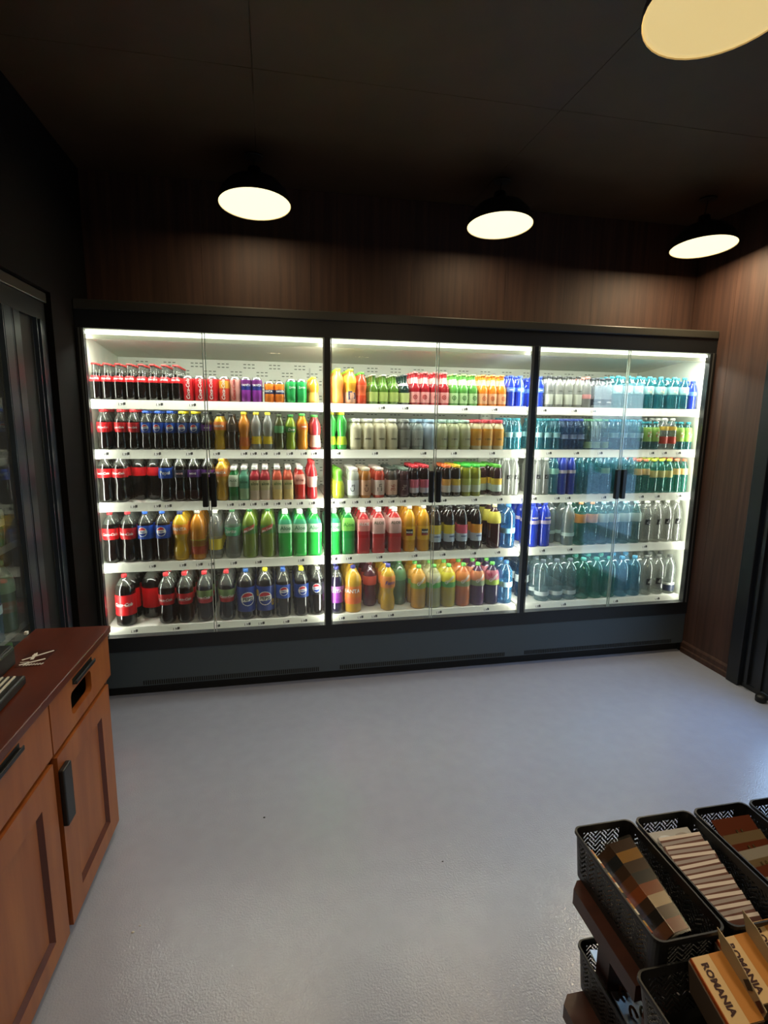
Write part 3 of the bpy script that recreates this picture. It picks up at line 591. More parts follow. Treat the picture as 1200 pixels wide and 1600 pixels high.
for k_, c_, s1, s2, w_ in (('nat_orange','d8981c','e8a83c','8aa83c','orange'),('nat_pear','a8a468','d0cc9c','5cb84c','pear'),('nat_lemon','c8ac28','e8d828','5cb84c','lemon'),('nat_peach','e0702c','ec8a3c','8a9a5c','peach'),('nat_grape','5c2c54','e08a5c','8a9c6c','grape'),('nat_berry','33244c','c86a80','a8c83c','berry')):
    kind(k_,'straight',.284,.0495,c_,'6cc858',[(.48,.60,s2),(.60,.82,s1)],('g','Giusto',WHT),'big %s juice bottle with green cap' % w_,.97,plural='large juice bottles')
kind('water_blue_15','jug',0.290,.046,None,'3a78b8',[(.40,.52,'b8dcf0')],None,'big blue water bottle beside the juices',tr='4a9cd0',plural='large water bottles')
kind('clear_cap','straight',.200,.029,None,'343838',[(.10,.42,'c8ccbc')],('row','3a403a',.52),'small clear water bottle with black cap',tr='c8ccc0',**wb_)
kind('clear_pink','straight',.198,.029,None,'e88078',[(.30,.44,'d89090')],None,'small clear water bottle with pink cap',tr='c8ccc4',**wb_)
kind('clear_navy','straight',.195,.029,None,'3c4048',[(.10,.30,'343c50')],('row',WHT,.20),'small clear water bottle with navy label',tr='a8b4c0',**wb_)
kind('bluewater_small','ribbed',0.200,.028,None,'2c4c98',[(.36,.50,'90a8d0')],None,'small blue water bottle',tr='3a78b4',**wb_)
kind('greenwater_small','ribbed',0.200,.029,None,'3c8050',[(.06,.26,'98bc88')],None,'small green-capped water bottle',tr='6ca89c',**wb_)
kind('teal_lime','straight',0.188,.030,None,'1c98a8',[(.30,.80,'98c858')],('dots','d88a5c',.55),'teal-capped flavoured water with lime green sleeve',tr='3aa8b0',**wb_)
kind('clear_red','straight',0.212,.032,None,'c8c8c0',[(.20,.42,'d8402c'),(.62,.74,'e0b83c')],None,'clear flavoured water bottle with red label',tr='a8b8b0',**wb_)
mw = dict(plural='medium water bottles')
kind('teal_mid','straight',.262,.031,None,'1c8494',[(.52,.66,'88c8b8')],None,'medium teal water bottle with pale label',tr='3cacc0',**mw)
kind('navy_mid','ribbed',.262,.030,'1c34a4','1c2c8c',[(.54,.62,'c0b8c8')],None,'medium navy blue water bottle',.96,**mw)
kind('teal_plain','ribbed',.262,.031,None,'1c8494',[],None,'medium plain teal water bottle',tr='36b2c2',**mw)
kind('teal_orange','straight',0.232,.030,None,'e87c58',[(.54,.72,'e8c47c')],None,'medium teal bottle with orange cap',tr='48c0b0',**mw)
kind('teal_yellow','straight',0.232,.030,None,'d0d83c',[(.46,.66,'d8d080')],None,'medium teal bottle with yellow cap',tr='3cbcae',**mw)
lw = dict(plural='large water bottles')
kind('navy_big','ribbed',0.298,.042,'1838c8','1c34a0',[(.52,.60,'b8a8c4')],('row','e8d8d8',.66),'large royal blue water bottle',.96,**lw)
kind('clear_big','straight',0.298,.044,None,'c8ccc8',[(.22,.30,'c4e0d8')],None,'large clear water bottle with a dented neck',tr='b0d0c8',**lw)
K['clear_big']['words'] = 'large pale clear water bottle'
kind('teal_orange_big','straight',0.296,.042,None,'c8885c',[(.52,.72,'d08a3c')],None,'large teal bottle with orange label',tr='30b0a0',**lw)
kind('clear_big_plain','ribbed',0.296,.042,None,'9cc8d0',[(.52,.72,'b4ccc8')],None,'large icy blue water bottle',tr='8cc8cc',**lw)
kind('clear_big_logo','ribbed',0.294,.041,None,'b8bcb0',[],('logo',.50),'large clear ribbed bottle with black logo',tr='b8bcac',**lw)
kind('navy_jug','jug',.285,.049,None,'26406c',[(.38,.56,'c8d4d8')],None,'dark blue water jug',tr='33608c',**lw)
kind('clear_jug','jug',0.284,.050,None,'5c6c78',[(.14,.24,'d4e0e0')],None,'clear rounded water jug with low white band',tr='9cc0c6',**lw)
kind('teal_jug','jug',0.284,.050,None,'3c9c8c',[],None,'green-teal water jug',tr='38b4a2',**lw)
kind('blue_jug','jug',0.284,.050,None,'4c9cc8',[],None,'light blue water jug',tr='70c4e4',**lw)
kind('clear_jug_logo','jug',0.280,.047,None,'5c605c',[],('logo',.36),'clear water jug with black logo',tr='a0a898',**lw)
kind('clear_jug_navy','jug',0.282,.047,None,'5c605c',[(.08,.24,'2c3450'),(.24,.30,'d8dcd0')],None,'clear water jug with navy label',tr='98a69c',**lw)
CAN_IN = mat('can_aluminium', 'b8bab8', .25, metal=.9)

def profile(k, d):
    P = []
    for r, z in SHAPES[d['shape']]:
        P.append((abs(r) if r < 0 else r*d['r'], z*d['h']))
    return P
def r_at(P, z):
    for (r0, z0), (r1, z1) in zip(P, P[1:]):
        if z0 <= z <= z1: return r0+(r1-r0)*(z-z0)/max(z1-z0, 1e-6)
    return P[-1][0]
def fine(P, cuts, h):
    zs = sorted({round(z, 5) for _, z in P} | {round(c*h, 5) for c in cuts if 0 < c*h < P[-1][1]})
    return [(r_at(P, z), z) for z in zs]
def bottle_parts(k, seg=16):
    """returns list of (part name, parent index, mesh); index 0 is the body"""
    d = K[k]; h, r = d['h'], d['r']; out = []
    bm = bmesh.new()
    if d['shape'] == 'can':
        zs = [(.76*r, 0), (.80*r, .002), (r, .010), (r, h*.42), (r, h*.72), (r, h-.012), (r*.86, h-.004), (r*.84, h)]
        zs = sorted(set(zs + [(r, b*h) for q in d['bands'] for b in q[:2] if b*h < h-.012]), key=lambda t: (t[1], t[0]))
        base = lab(d['drink']); ms = [base, CAN_IN]; mis = []
        cols = {}
        for (ra, za), (rb, zb) in zip(zs, zs[1:]):
            zc = (za+zb)/2/h; mi = 0
            for q in d['bands']:
                if q[0] <= zc <= q[1]:
                    if q[2] not in cols: cols[q[2]] = len(ms); ms.append(lab(q[2]))
                    mi = cols[q[2]]
            if zb > h-.005 or zb < .004: mi = 1
            mis.append(mi)
        lathe(bm, zs, seg, mis=mis)
        out.append((d['name'], -1, bm, ms))
        bm = bmesh.new(); lathe(bm, [(r*.80, h-.0005), (r*.80, h+.0008), (.0001, h+.0008)], seg, cap1=False)
        box(bm, -.004, .004, -.010, .004, h+.0009, h+.0016); out.append(('can_top', 0, bm, [CAN_IN]))
        RL = r+.0003; P = None
    else:
        P = profile(k, d); F = fine(P, [d['fill']], h)
        if d['drink']:
            ms = [liq(d['drink']), M_neck if d['drink'] in (COLA, '0f0510', '1a1030', '1c0d0e') else liq(d['drink'])]
        else:
            ms = [water(d['tr'])]
        mis = [0 if (a[1]+b[1])/2 < d['fill']*h or len(ms) == 1 else 1 for a, b in zip(F, F[1:])]
        if d['shape'] == 'pine':
            ms = [liq(d['drink'], .3), liq('5cb01c', .3)]; mis = [0 if (a[1]+b[1])/2 < .56*h else 1 for a, b in zip(F, F[1:])]
        lathe(bm, F, seg, sq=d['sq'], mis=mis); out.append((d['name'], -1, bm, ms))
        top = P[-1][1]; nr = P[-1][0]
        if d['capk'] != 'none':
            bm = bmesh.new(); ck_ = d['capk']
            cr = {'screw': nr+.0022, 'crown': nr+.0025, 'wide': nr+.0045, 'disc': nr+.002}[ck_]
            lathe(bm, [(cr, top-.002), (cr*1.02, top+.001), (cr, h-.003), (cr*.9, h)], 12 if ck_ != 'crown' else 14)
            out.append(('cap', 0, bm, [capm(d['cap'])]))
        # label sleeves
        if d['bands']:
            bm = bmesh.new(); ms = []
            for z0, z1, c in d['bands']:
                zz = sorted({z0*h, z1*h} | {z for _, z in P if z0*h < z < z1*h})
                if lab(c) not in ms: ms.append(lab(c))
                lathe(bm, [(r_at(P, z)+.0006, z) for z in zz], seg, sq=d['sq'], mis=[ms.index(lab(c))]*(len(zz)-1), cap0=False, cap1=False)
            out.append(('label', 0, bm, ms))
    pr = d['pr']
    if pr:
        bm = bmesh.new(); ms = []
        def M(c):
            m = lab(c)
            if m not in ms: ms.append(m)
            return ms.index(m)
        def RR(z):
            rr = (r if P is None else r_at(P, min(max(z, 0), P[-1][1])))
            if d['sq']: rr *= 1.0
            return rr+.0013
        def word(s, c, zc, wd, shear=0, rot=0, bold=.0, cx=0, hmax=None):
            vs, fs = text_mesh(s, 1.0, shear, bold)
            x0 = min(v[0] for v in vs); x1 = max(v[0] for v in vs); y0 = min(v[1] for v in vs); y1 = max(v[1] for v in vs)
            sc = wd/(x1-x0)
            if hmax: sc = min(sc, hmax/(y1-y0))
            mx, my = (x0+x1)/2, (y0+y1)/2
            vs = [((x-mx)*sc, (y-my)*sc) for x, y in vs]
            if d['sq']:
                V = [bm.verts.new((x+cx, -(RR(zc+y)*1.0), zc+y)) for x, y in vs]
                for f in fs:
                    try: bm.faces.new([V[i] for i in f]).material_index = M(c)
                    except ValueError: pass
            else: put_round(bm, vs, fs, r, cx, zc, rot, M(c), RR)
        def rowp(c, zc, up=0):
            x = -r*.42; q = 0
            while x < r*.42:
                wd = r*(.10, .16, .08, .13)[q % 4]; hh = r*(.13, .10, .15)[q % 3]
                put_round(bm, [(x, -hh), (x+wd, -hh), (x+wd, hh), (x, hh)], [(0, 1, 2, 3)], r, 0, zc, 0, M(c), lambda z: RR(z)+up); x += wd+r*.05; q += 1
        if pr[0] == 'row': rowp(pr[1], pr[2]*h)
        if pr[0] == 'w':
            s, c = pr[1], pr[2]; shear = pr[4] if len(pr) > 4 else 0
            if s == 'Coca-Cola': shear = .35
            zc = (pr[5] if len(pr) > 5 else .5)*h
            word(s, c, zc, (1.9 if s in ('Coca-Cola', 'FANTA') else 1.5)*r, shear, bold=.025 if s in ('FANTA', 'Coca-Cola') else .012)
            if s == 'Coca-Cola' and d['shape'] != 'can' and h > .3:
                vs, fs = disc(r*.9, r*1.0, pi*1.15, pi*1.85, 14, .18); put_round(bm, vs, fs, r, 0, zc-.004, 0, M(c), RR)
        elif pr[0] == 'v': word(pr[1], pr[2], h*.5, h*.80, .3, rot=pi/2, bold=.012)
        elif pr[0] == 't': word(pr[1], pr[2], h*.35, h*.36, 0, rot=pi/2, hmax=r*.8)
        elif pr[0] == 'g':
            word(pr[1], pr[2], h*.66, r*1.55, 0, rot=RAD(42), bold=.02)
            vs, fs = disc(r*.02, r*.34, 0, 2*pi, 14); put_round(bm, vs, fs, r, -r*.55, h*.74, 0, M(d['bands'][1][2] if k != 'nat_berry' else 'b02c50'), lambda z: RR(z)-.0003)
        elif pr[0] in ('pep', 'peps', 'pepb', 'pepm'):
            big = pr[0] in ('pepb', 'pepm'); zc = pr[1]*h; q = r*(.78 if big else .60)
            zm = lambda z: RR(z)
            for fn, c in ((lambda x, y: q*.90 <= math.hypot(x, y) <= q*(1.0), WHT), (lambda x, y: math.hypot(x, y) < q*.90 and y > q*.34+.12*x, 'dc2030'),
                          (lambda x, y: math.hypot(x, y) < q*.90 and -q*.34+.12*x <= y <= q*.34+.12*x, WHT), (lambda x, y: math.hypot(x, y) < q*.90 and y < -q*.34+.12*x, '12389c')):
                vs, fs = grid_shape(fn, 2.02*q, 2.02*q, 36 if big else 22); put_round(bm, vs, fs, r, 0, zc, 0, M(c), lambda z: RR(z)-.0004)
            word('PEPSI' if big else 'pepsi', '101218' if big else '12389c', zc, q*(1.62 if big else 1.3), 0, bold=.03, hmax=q*.5)
            if pr[0] == 'pepm':
                for sx in (-1, 1):
                    vs, fs = disc(0, r*.30, 0, 2*pi, 12, 1.3); put_round(bm, vs, fs, r, sx*r*.98, zc-sx*r*.55, 0, M('e8b81c'), lambda z: RR(z)-.0006)
        elif pr[0] == 'dew':
            vs = [(-r*.85, -r*.55), (r*.75, r*.15), (r*.85, r*.75), (-r*.75, r*.05)]; n = 8
            G = [(vs[0][0]+(vs[1][0]-vs[0][0])*i/n, vs[0][1]+(vs[1][1]-vs[0][1])*i/n) for i in range(n+1)] + [(vs[3][0]+(vs[2][0]-vs[3][0])*i/n, vs[3][1]+(vs[2][1]-vs[3][1])*i/n) for i in range(n+1)]
            put_round(bm, G, [(i, i+1, n+2+i, n+1+i) for i in range(n)], r, 0, pr[1]*h, 0, M('c8503c'), lambda z: RR(z)-.0003)
            word('Mtn Dew', WHT, pr[1]*h, r*1.5, .2, rot=RAD(25), bold=.02)
        elif pr[0] == 'ring':
            vs, fs = disc(r*.30, r*.46, n=16); put_round(bm, vs, fs, r, 0, pr[2]*h, 0, M(pr[1]), RR)
            vs, fs = disc(0, r*.14, n=10); put_round(bm, vs, fs, r, 0, pr[2]*h, 0, M(pr[1]), RR)
        elif pr[0] == 'bars':
            for i in range(-5, 6):
                put_round(bm, [(-.0018, -.045), (.0018, -.045), (.0018, .05), (-.0018, .05), (-.0018, 0), (.0018, 0)], [(0, 1, 5, 4), (4, 5, 2, 3)], r, i*.0075, h*.38, 0, M(pr[1]), RR)
            rowp('3a3a34', h*.36)
        elif pr[0] == 'logo':
            vs, fs = grid_shape(lambda x, y: True, r*.95, r*.95, 6); put_round(bm, vs, fs, r, 0, pr[1]*h, 0, M('14181a'), RR)
            word('d', WHT, pr[1]*h, r*.36, 0, bold=.03); ms_ = ms
            for v in bm.verts[-1:]: pass
        elif pr[0] == 'sq':
            vs, fs = grid_shape(lambda x, y: True, r*1.15, r*.95, 6); put_round(bm, vs, fs, r, .1*r, pr[1]*h, 0, M('2a3030'), RR)
            put_round(bm, *grid_shape(lambda x, y: True, r*1.15, r*.30, 6), r, .1*r, pr[1]*h-r*.4, 0, M('a83020'), lambda z: RR(z)+.0003)
            rowp(WHT, pr[1]*h, .0006)
        elif pr[0] == 'dots':
            for i in range(5):
                a = i*1.256; put_round(bm, *disc(0, r*.22, n=9), r, cos(a)*r*.4, pr[2]*h+sin(a)*r*.5, 0, M(pr[1] if i % 2 else 'e8e4c8'), RR)
        li = len(out)-1 if out[-1][0] == 'label' else 0
        if bm.faces and d['shape'] != 'can' and pr[0] in ('w', 'pep', 'peps', 'pepb', 'pepm', 't', 'g', 'sq', 'dew', 'logo') or d['shape'] == 'can':
            bmesh.ops.recalc_face_normals  # outlines keep their own winding
        out.append(('lettering' if pr[0] not in ('ring', 'dots', 'bars', 'row') else 'emblem', li, bm, ms))
    return out
MESH = {}
def meshes(k):
    if k not in MESH:
        L = []
        for nm, par, bm, ms in bottle_parts(k, 20 if K[k]['r'] > .04 else 16):
            me = bpy.data.meshes.new(k + '_' + nm); bm.to_mesh(me); bm.free()
            for m in ms: me.materials.append(m)
            L.append((nm, par, me))
        MESH[k] = L
    return MESH[k]
def place(k, x, y, z, label, group, lettering=True):
    L = meshes(k); rz = random.uniform(-.30, .22)
    if K[k]['sq']: rz = random.uniform(-.06, .06)
    objs = []
    for nm, par, me in L:
        if not lettering and nm in ('lettering', 'emblem'): continue
        o = bpy.data.objects.new(nm, me); COL.objects.link(o); objs.append(o)
        if par < 0: o.location = (x, y, z); o.rotation_euler = (0, 0, rz)
        else: o.parent = objs[par]
    tag(objs[0], label, 'can' if K[k]['shape'] == 'can' else 'bottle', group)
    return objs[0]
ORD = ['first', 'second', 'third', 'fourth', 'fifth', 'sixth', 'seventh', 'eighth', 'ninth', 'tenth']
BN = ['left', 'middle', 'right']
stock = []
for (s, bi), runs in LAYOUT.items():
    z = SH[s]+.0004; ent = []
    for k, xs in runs:
        for x in xs: ent.append([abs(x), k, x < 0])
    ent.sort(key=lambda e: e[0])
    lo, hi = BAYS[bi][0]-.012, BAYS[bi][1]+.010
    for it in range(60):
        for a, b in zip(ent, ent[1:]):
            g = K[a[1]]['r']*(1.03)+K[b[1]]['r']*1.03 - (b[0]-a[0])
            if g > 0: a[0] -= g*.5; b[0] += g*.5
        if ent[0][0] < lo+K[ent[0][1]]['r']: ent[0][0] = lo+K[ent[0][1]]['r']+.0005
        if ent[-1][0] > hi-K[ent[-1][1]]['r']: ent[-1][0] = hi-K[ent[-1][1]]['r']-.0005
    while True:   # drop what no longer fits
        bad = [i for i in range(1, len(ent)) if K[ent[i][1]]['r']+K[ent[i-1][1]]['r'] - (ent[i][0]-ent[i-1][0]) > .002]
        if not bad: break
        i = bad[0]; ent.pop(i if ent[i][1] == ent[i-1][1] else i)
        for it in range(40):
            for a, b in zip(ent, ent[1:]):
                g = K[a[1]]['r']*1.02+K[b[1]]['r']*1.02 - (b[0]-a[0])
                if g > 0: a[0] -= g*.5; b[0] += g*.5
            ent[0][0] = max(ent[0][0], lo+K[ent[0][1]]['r']+.0005); ent[-1][0] = min(ent[-1][0], hi-K[ent[-1][1]]['r']-.0005)
    R0 = max(K[e[1]]['r'] for e in ent)
    nrow = 6 if s == 0 else 4
    cnt = {}
    for row in range(nrow):
        tot = {}
        for e in ent:
            if row or not e[2]: tot[e[1]] = tot.get(e[1], 0)+1
        seen = {}
        for i, (x, k, rear) in enumerate(ent):
            if row == 0 and rear: continue
            d = K[k]; yy = .092+d['r']*1.02+row*2*d['r']*1.05
            if yy > .73: continue
            if row == 0 or (row == 1 and (s == 0 or rear or s == 4)):
                seen[k] = seen.get(k, 0)+1; n = seen[k]
                rw = 'front' if row == 0 else 'second'
                pos = '' if tot[k] == 1 else ', %s from left' % ORD[n-1]
                lb = '%s%s, %s row, %s %s shelf' % (d['words'], pos, rw, BN[bi], SN[s])
                if len(lb.replace(',', '').split()) > 16: lb = '%s%s, %s row, %s %s shelf' % (d['words'].replace(' bottle', '').replace(' with', ''), pos, rw, BN[bi], SN[s])
                place(k, x, yy, z, lb, '%s on the %s shelf' % (d['plural'], SN[s]), row == 0 or K[k]['shape'] == 'can')
            else: stock.append((k, x+random.uniform(-.0005, .0005), yy, z))
# deeper rows: one object
bm = bmesh.new(); MS = []
for k, x, y, z in stock:
    for nm, par, me in meshes(k):
        if nm in ('lettering', 'emblem', 'can_top'): continue
        t = bmesh.new(); t.from_mesh(me); t.transform(Matrix.Translation((x, y, z)))
        idx = []
        for m in me.materials:
            if m not in MS: MS.append(m)
            idx.append(MS.index(m))
        for f in t.faces: f.material_index = idx[f.material_index]
        t2 = bpy.data.meshes.new('t'); t.to_mesh(t2); t.free(); bm.from_mesh(t2); bpy.data.meshes.remove(t2)
st = ob('rear_bottles', bm, MS)
tag(st, 'deeper rows of drink bottles standing behind the front two rows in the cooler', 'bottles', kind='stuff')
# ================================================================ left cooler, seen at a grazing angle
lc = empty('display_cooler', (-.03, -.30, 0)); tag(lc, 'second black glass-fronted cooler set in the left wall behind the counter', 'cooler')
def lpart(name, bm, m): return ob(name, bm, m, lc)
LY = -2.55
lpart('back_panel', BX(-.80, -.77, LY, -.02, .1, 2.1), M_cab)
lpart('side_panel', BX(-.80, -.0, -.02, -.0, 0, 2.12), M_black); lpart('side_panel', BX(-.80, 0, LY-.02, LY, 0, 2.12), M_black)
lpart('canopy', BX(-.35, .012, LY-.02, 0, 2.12, 2.165, bev=.004), M_strip)
lpart('header_rail', BX(-.05, .004, LY, -.021, 2.04, 2.119), M_black)
lpart('lower_rail', BX(-.05, .004, LY, -.021, .29, .37), M_black)
lpart('kick_panel', BX(-.78, -.006, LY, -.021, .06, .289), M_kick)
lpart('plinth', BX(-.75, -.05, LY, -.021, 0, .0595), M_dark)
lpart('inner_ceiling', BX(-.765, -.051, LY, -.021, 2.06, 2.1), M_cab)
for y0, y1, dp in ((-.075, -.021, .006), (-.36, -.30, .010), (-1.28, -1.22, .008)):
    bm = bmesh.new(); box(bm, -.04, dp, y0, y1, .371, 2.039, bev=.002); lpart('door_post', bm, mat('post_blue_black', '20262e', .35))
for y0 in (-.090, -.130, -.375, -.455): 
    bm = bmesh.new(); box(bm, -.006, .012, y0-.006, y0, .371, 2.039); lpart('edge_trim', bm, mat('post_steel_blue', '3b4654', .3, metal=.4))
lpart('door_blind', BX(-.03, -.01, -.299, -.076, .371, 2.039), M_dark)
bm = bmesh.new(); box(bm, -.012, .013, -.452, -.385, .371, 2.039, bev=.002); lpart('door_stile', bm, mat('post_slate', '2c3642', .35, metal=.2))
lpart('glass_door', BX(-.010, -.004, -1.21, -.465, .371, 2.039), M_glass)
lpart('glass_door', BX(-.010, -.004, LY+.01, -1.29, .371, 2.039), M_glass)
for z in (.40, .74, 1.10, 1.45): 
    lpart('shelf', BX(-.74, -.07, LY, -.022, z-.03, z), mat('shelf_grey', '9a9c98', .5))
for i in range(4):
    for z, ks in ((.4405, ('nat_lemon', 'grape_15')), (.7405, ('green_15', 'water_blue_15', 'fan_15')), (1.1005, ('aloe_green', 'blue_small', 'red_tall')), ):
        k = ks[i % len(ks)]
        if z < .5: z = .4005
        y = -.70-i*.125
        o = place(k, -.125, -.3+y+.30-.06, z, '', None)
        o.rotation_euler = (0, 0, pi/2)
        tag(o, '%s in left wall cooler, %s from corner, %s shelf' % (K[k]['words'].replace(' with', '').replace(' and cap',''), ORD[i], {.4005: 'low', .7405: 'middle', 1.1005: 'high'}[z]), 'bottle', 'bottles in the left wall cooler')

# ================================================================ wooden counter
CA = -.045; CH = .835
ct = empty('wooden_counter', (.335, -1.035, 0), 0)
# local frame: s runs along the front towards the camera, d runs into the counter
SX, SY = sin(CA), -cos(CA); DX, DYv = -cos(CA), -sin(CA)
tag(ct, 'varnished wooden counter with drawers and panelled doors on the left', 'counter')
def cbox(bm, s0, s1, d0, d1, z0, z1, mi=0, bev=0):
    n0 = len(bm.verts); box(bm, s0, s1, d0, d1, z0, z1, mi, bev); bm.verts.ensure_lookup_table()
def cfin(name, bm, m, parent, smooth=False):
    for v in bm.verts:
        s, d, z = v.co; v.co = (s*SX+d*DX, s*SY+d*DYv, z)
    bmesh.ops.reverse_faces(bm, faces=bm.faces) if False else None
    bmesh.ops.recalc_face_normals(bm, faces=bm.faces)
    return ob(name, bm, m, parent, smooth=smooth)
SL = 1.78
bm = bmesh.new(); cbox(bm, -.012, SL, -.014, .250, CH-.026, CH, bev=.003); cfin('worktop', bm, M_ctop, ct)
bm = bmesh.new(); cbox(bm, .0, .020, .012, .240, .0, CH-.027); cbox(bm, .02, SL, .22, .240, .0, CH-.027); cbox(bm, .021, SL, .014, .219, .03, .05); cbox(bm, SL, SL+.02, .012, .240, 0, CH-.027)
cbox(bm, .021, SL, .030, .045, 0, .05); cbox(bm, .021, SL, .014, .03, .615, .64); cbox(bm, .50, .535, .014, .03, .0501, .6149); cbox(bm, 1.02, 1.05, .014, .03, .0501, .6149)
cfin('carcass', bm, M_cgroove, ct)
def frame_with_hole(bm, s0, s1, z0, z1, hs0, hs1, hz0, hz1, d0, d1, mi=0):
    cbox(bm, s0, hs0, d0, d1, z0, z1, mi); cbox(bm, hs1, s1, d0, d1, z0, z1, mi); cbox(bm, hs0, hs1, d0, d1, z0, hz0, mi); cbox(bm, hs0, hs1, d0, d1, hz1, z1, mi)
def drawer(s0, s1, hole):
    bm = bmesh.new(); z0, z1 = .640, .803
    if hole:
        a, b = s0+.192, s0+.366; frame_with_hole(bm, s0, s1, z0, z1, a, b, .680, .757, -.006, .013)
        for u, v, w_, x_ in ((a, .680, 1, 1), (b, .680, -1, 1), (a, .757, 1, -1), (b, .757, -1, -1)):  # rounded corners of the hole
            n = 5; pts = [(u, v)] + [(u+w_*.018*(1-sin(t*pi/2/n)), v+x_*.018*(1-cos(t*pi/2/n))) for t in range(n+1)]
            A = [bm.verts.new((p[0], -.006, p[1])) for p in pts]; B = [bm.verts.new((p[0], .013, p[1])) for p in pts]
            bm.faces.new(A); bm.faces.new(B)
            for i in range(len(pts)): bm.faces.new((A[i], B[i], B[(i+1) % len(pts)], A[(i+1) % len(pts)]))
    else: cbox(bm, s0, s1, -.006, .013, z0, z1, bev=.002)
    dr_ = cfin('drawer', bm, M_cfront, ct)
    if hole:
        bm = bmesh.new(); cbox(bm, s0+.17, s0+.39, .03, .19, .660, .663); cbox(bm, s0+.17, s0+.39, .188, .19, .66, .77); cfin('bin_liner', bm, M_dark, dr_)
    bm = bmesh.new(); a, b = s0+.175, s0+.345
    cbox(bm, a, b, -.016, -.0065, .777, .783, bev=.002); cbox(bm, a, b, -.0068, -.0062, .777, .796, 1); cbox(bm, a, b, -.020, -.016, .777, .790, bev=.0018)
    cfin('handle', bm, [M_bplastic, M_dark], dr_)
drawer(.004, .517, True); drawer(.523, 1.04, False); drawer(1.046, 1.56, False)
def cdoor(s0, s1, hs, wm=.088):
    bm = bmesh.new(); z0, z1 = .040, .622; a, b = s0+wm, s1-wm; c, d = z0+.064, z1-.085
    frame_with_hole(bm, s0, s1, z0, z1, a, b, c, d, -.008, .013)
    dd = cfin('door', bm, M_cfront, ct)
    bm = bmesh.new(); cbox(bm, a, b, .004, .010, c, d); cfin('door_panel', bm, M_cfront, dd)
    bm = bmesh.new()   # sloped dark moulding round the panel
    for p, q in (((a, c), (b, c)), ((b, c), (b, d)), ((b, d), (a, d)), ((a, d), (a, c))):
        w_ = .014
        def ins(P): return (P[0]+(w_ if P[0] == a else -w_), P[1]+(w_ if P[1] == c else -w_))
        vs = [bm.verts.new((p[0], -.0075, p[1])), bm.verts.new((q[0], -.0075, q[1])), bm.verts.new((ins(q)[0], .0039, ins(q)[1])), bm.verts.new((ins(p)[0], .0039, ins(p)[1]))]
        bm.faces.new(vs)
    cfin('moulding', bm, M_cgroove, dd)
    bm = bmesh.new(); cbox(bm, hs-.012, hs+.046, -.026, -.0085, .395, .582, bev=.004); cfin('handle', bm, M_bplastic, dd)
cdoor(.045, .505, .466, .090); cdoor(.535, 1.02, .980); cdoor(1.05, 1.54, 1.06)

def flat_on_top(name, pts, z0, z1, m, parent=None):
    bm = bmesh.new(); prism(bm, pts, 2, z0, z1); return ob(name, bm, m, parent)
# white crossed emblem lying on the top
lg = flat_on_top('sign_plate', [(.150, -1.352), (.225, -1.350), (.233, -1.225), (.150, -1.225)], CH+.0003, CH+.0012, mat('plate_brown', '42190c', .3))
tag(lg, 'flat brown plate with white crossed arrows emblem on the counter', 'sign')
bm = bmesh.new(); z = CH+.0013
def bar(bm, p, q, wd):
    p, q = Vector((p[0], p[1], 0)), Vector((q[0], q[1], 0)); n = (q-p).normalized().cross(Vector((0, 0, 1)))*wd/2
    vs = [p+n, q+n, q-n, p-n]; prism(bm, [(v.x, v.y) for v in vs], 2, z, z+.0006)
bar(bm, (.152, -1.300), (.226, -1.236), .007); bar(bm, (.158, -1.338), (.222, -1.300), .008); bar(bm, (.176, -1.252), (.181, -1.300), .010)
prism(bm, [(.170, -1.268), (.178, -1.244), (.186, -1.268), (.178, -1.286)], 2, z, z+.0008)
bar(bm, (.154, -1.318), (.180, -1.318), .004)
for i in range(7): bar(bm, (.172+i*.0085, -1.345), (.177+i*.0085, -1.333), .0035)
ob('emblem', bm, M_white, lg)
# coffee machine foot and drip tray at the left edge
dt = empty('drip_tray', (.06, -1.47, CH)); tag(dt, 'black drip tray with bright metal bars at the left counter edge', 'tray')
ob('basin', BX(.0, .172, -.36, .0, .0005, .028, bev=.006), M_bplastic, dt)
for i in range(9): ob('bar', BX(.012+i*.0165, .0175+i*.0165, -.34, -.012, .0282, .0315), mat('bar_steel', 'e4e2d6', .35), dt)
cm = empty('coffee_machine', (.06, -1.355, CH)); tag(cm, 'low black appliance body beside the emblem on the counter', 'appliance')
ob('body', BX(.0, .085, -.10, .035, .0005, .062, bev=.008), M_bplastic, cm)
ob('lid', BX(.006, .079, -.094, .029, .0622, .067, bev=.002), M_black, cm)
tg = ob('price_card', BX(.070, .082, -1.075, -1.060, CH+.0003, CH+.012, bev=.002), M_white); tag(tg, 'tiny white card at the far back corner of the counter', 'card')

# ================================================================ rack with baskets
rk = empty('souvenir_rack', (1.55, -2.30, 0)); tag(rk, 'dark brown stepped wooden rack holding baskets in the foreground', 'rack')
M_rack = noise_mat('rack_wood', '3a1d17', '4a271e', scale=(1, 8, 8), nscale=4, rough=.4, detail=6)
def rboard(y0, y1, z0, z1):
    bm = bmesh.new(); c = .018
    prism(bm, [(.0, y0), (.0, y1-c), (c, y1), (.95, y1), (.95, y0)], 2, z0, z1); return ob('shelf_board', bm, M_rack, rk)
rboard(-.215, 0, .662, .695); rboard(-.46, -.218, .628, .660); rboard(-.46, 0, .377, .410); rboard(-.46, .02, .09, .123)
for xx in (.06, .84):
    for yy in (-.42, -.07): ob('post', BX(xx, xx+.05, yy, yy+.04, 0, .626 if yy < -.3 else .66), M_rack, rk)

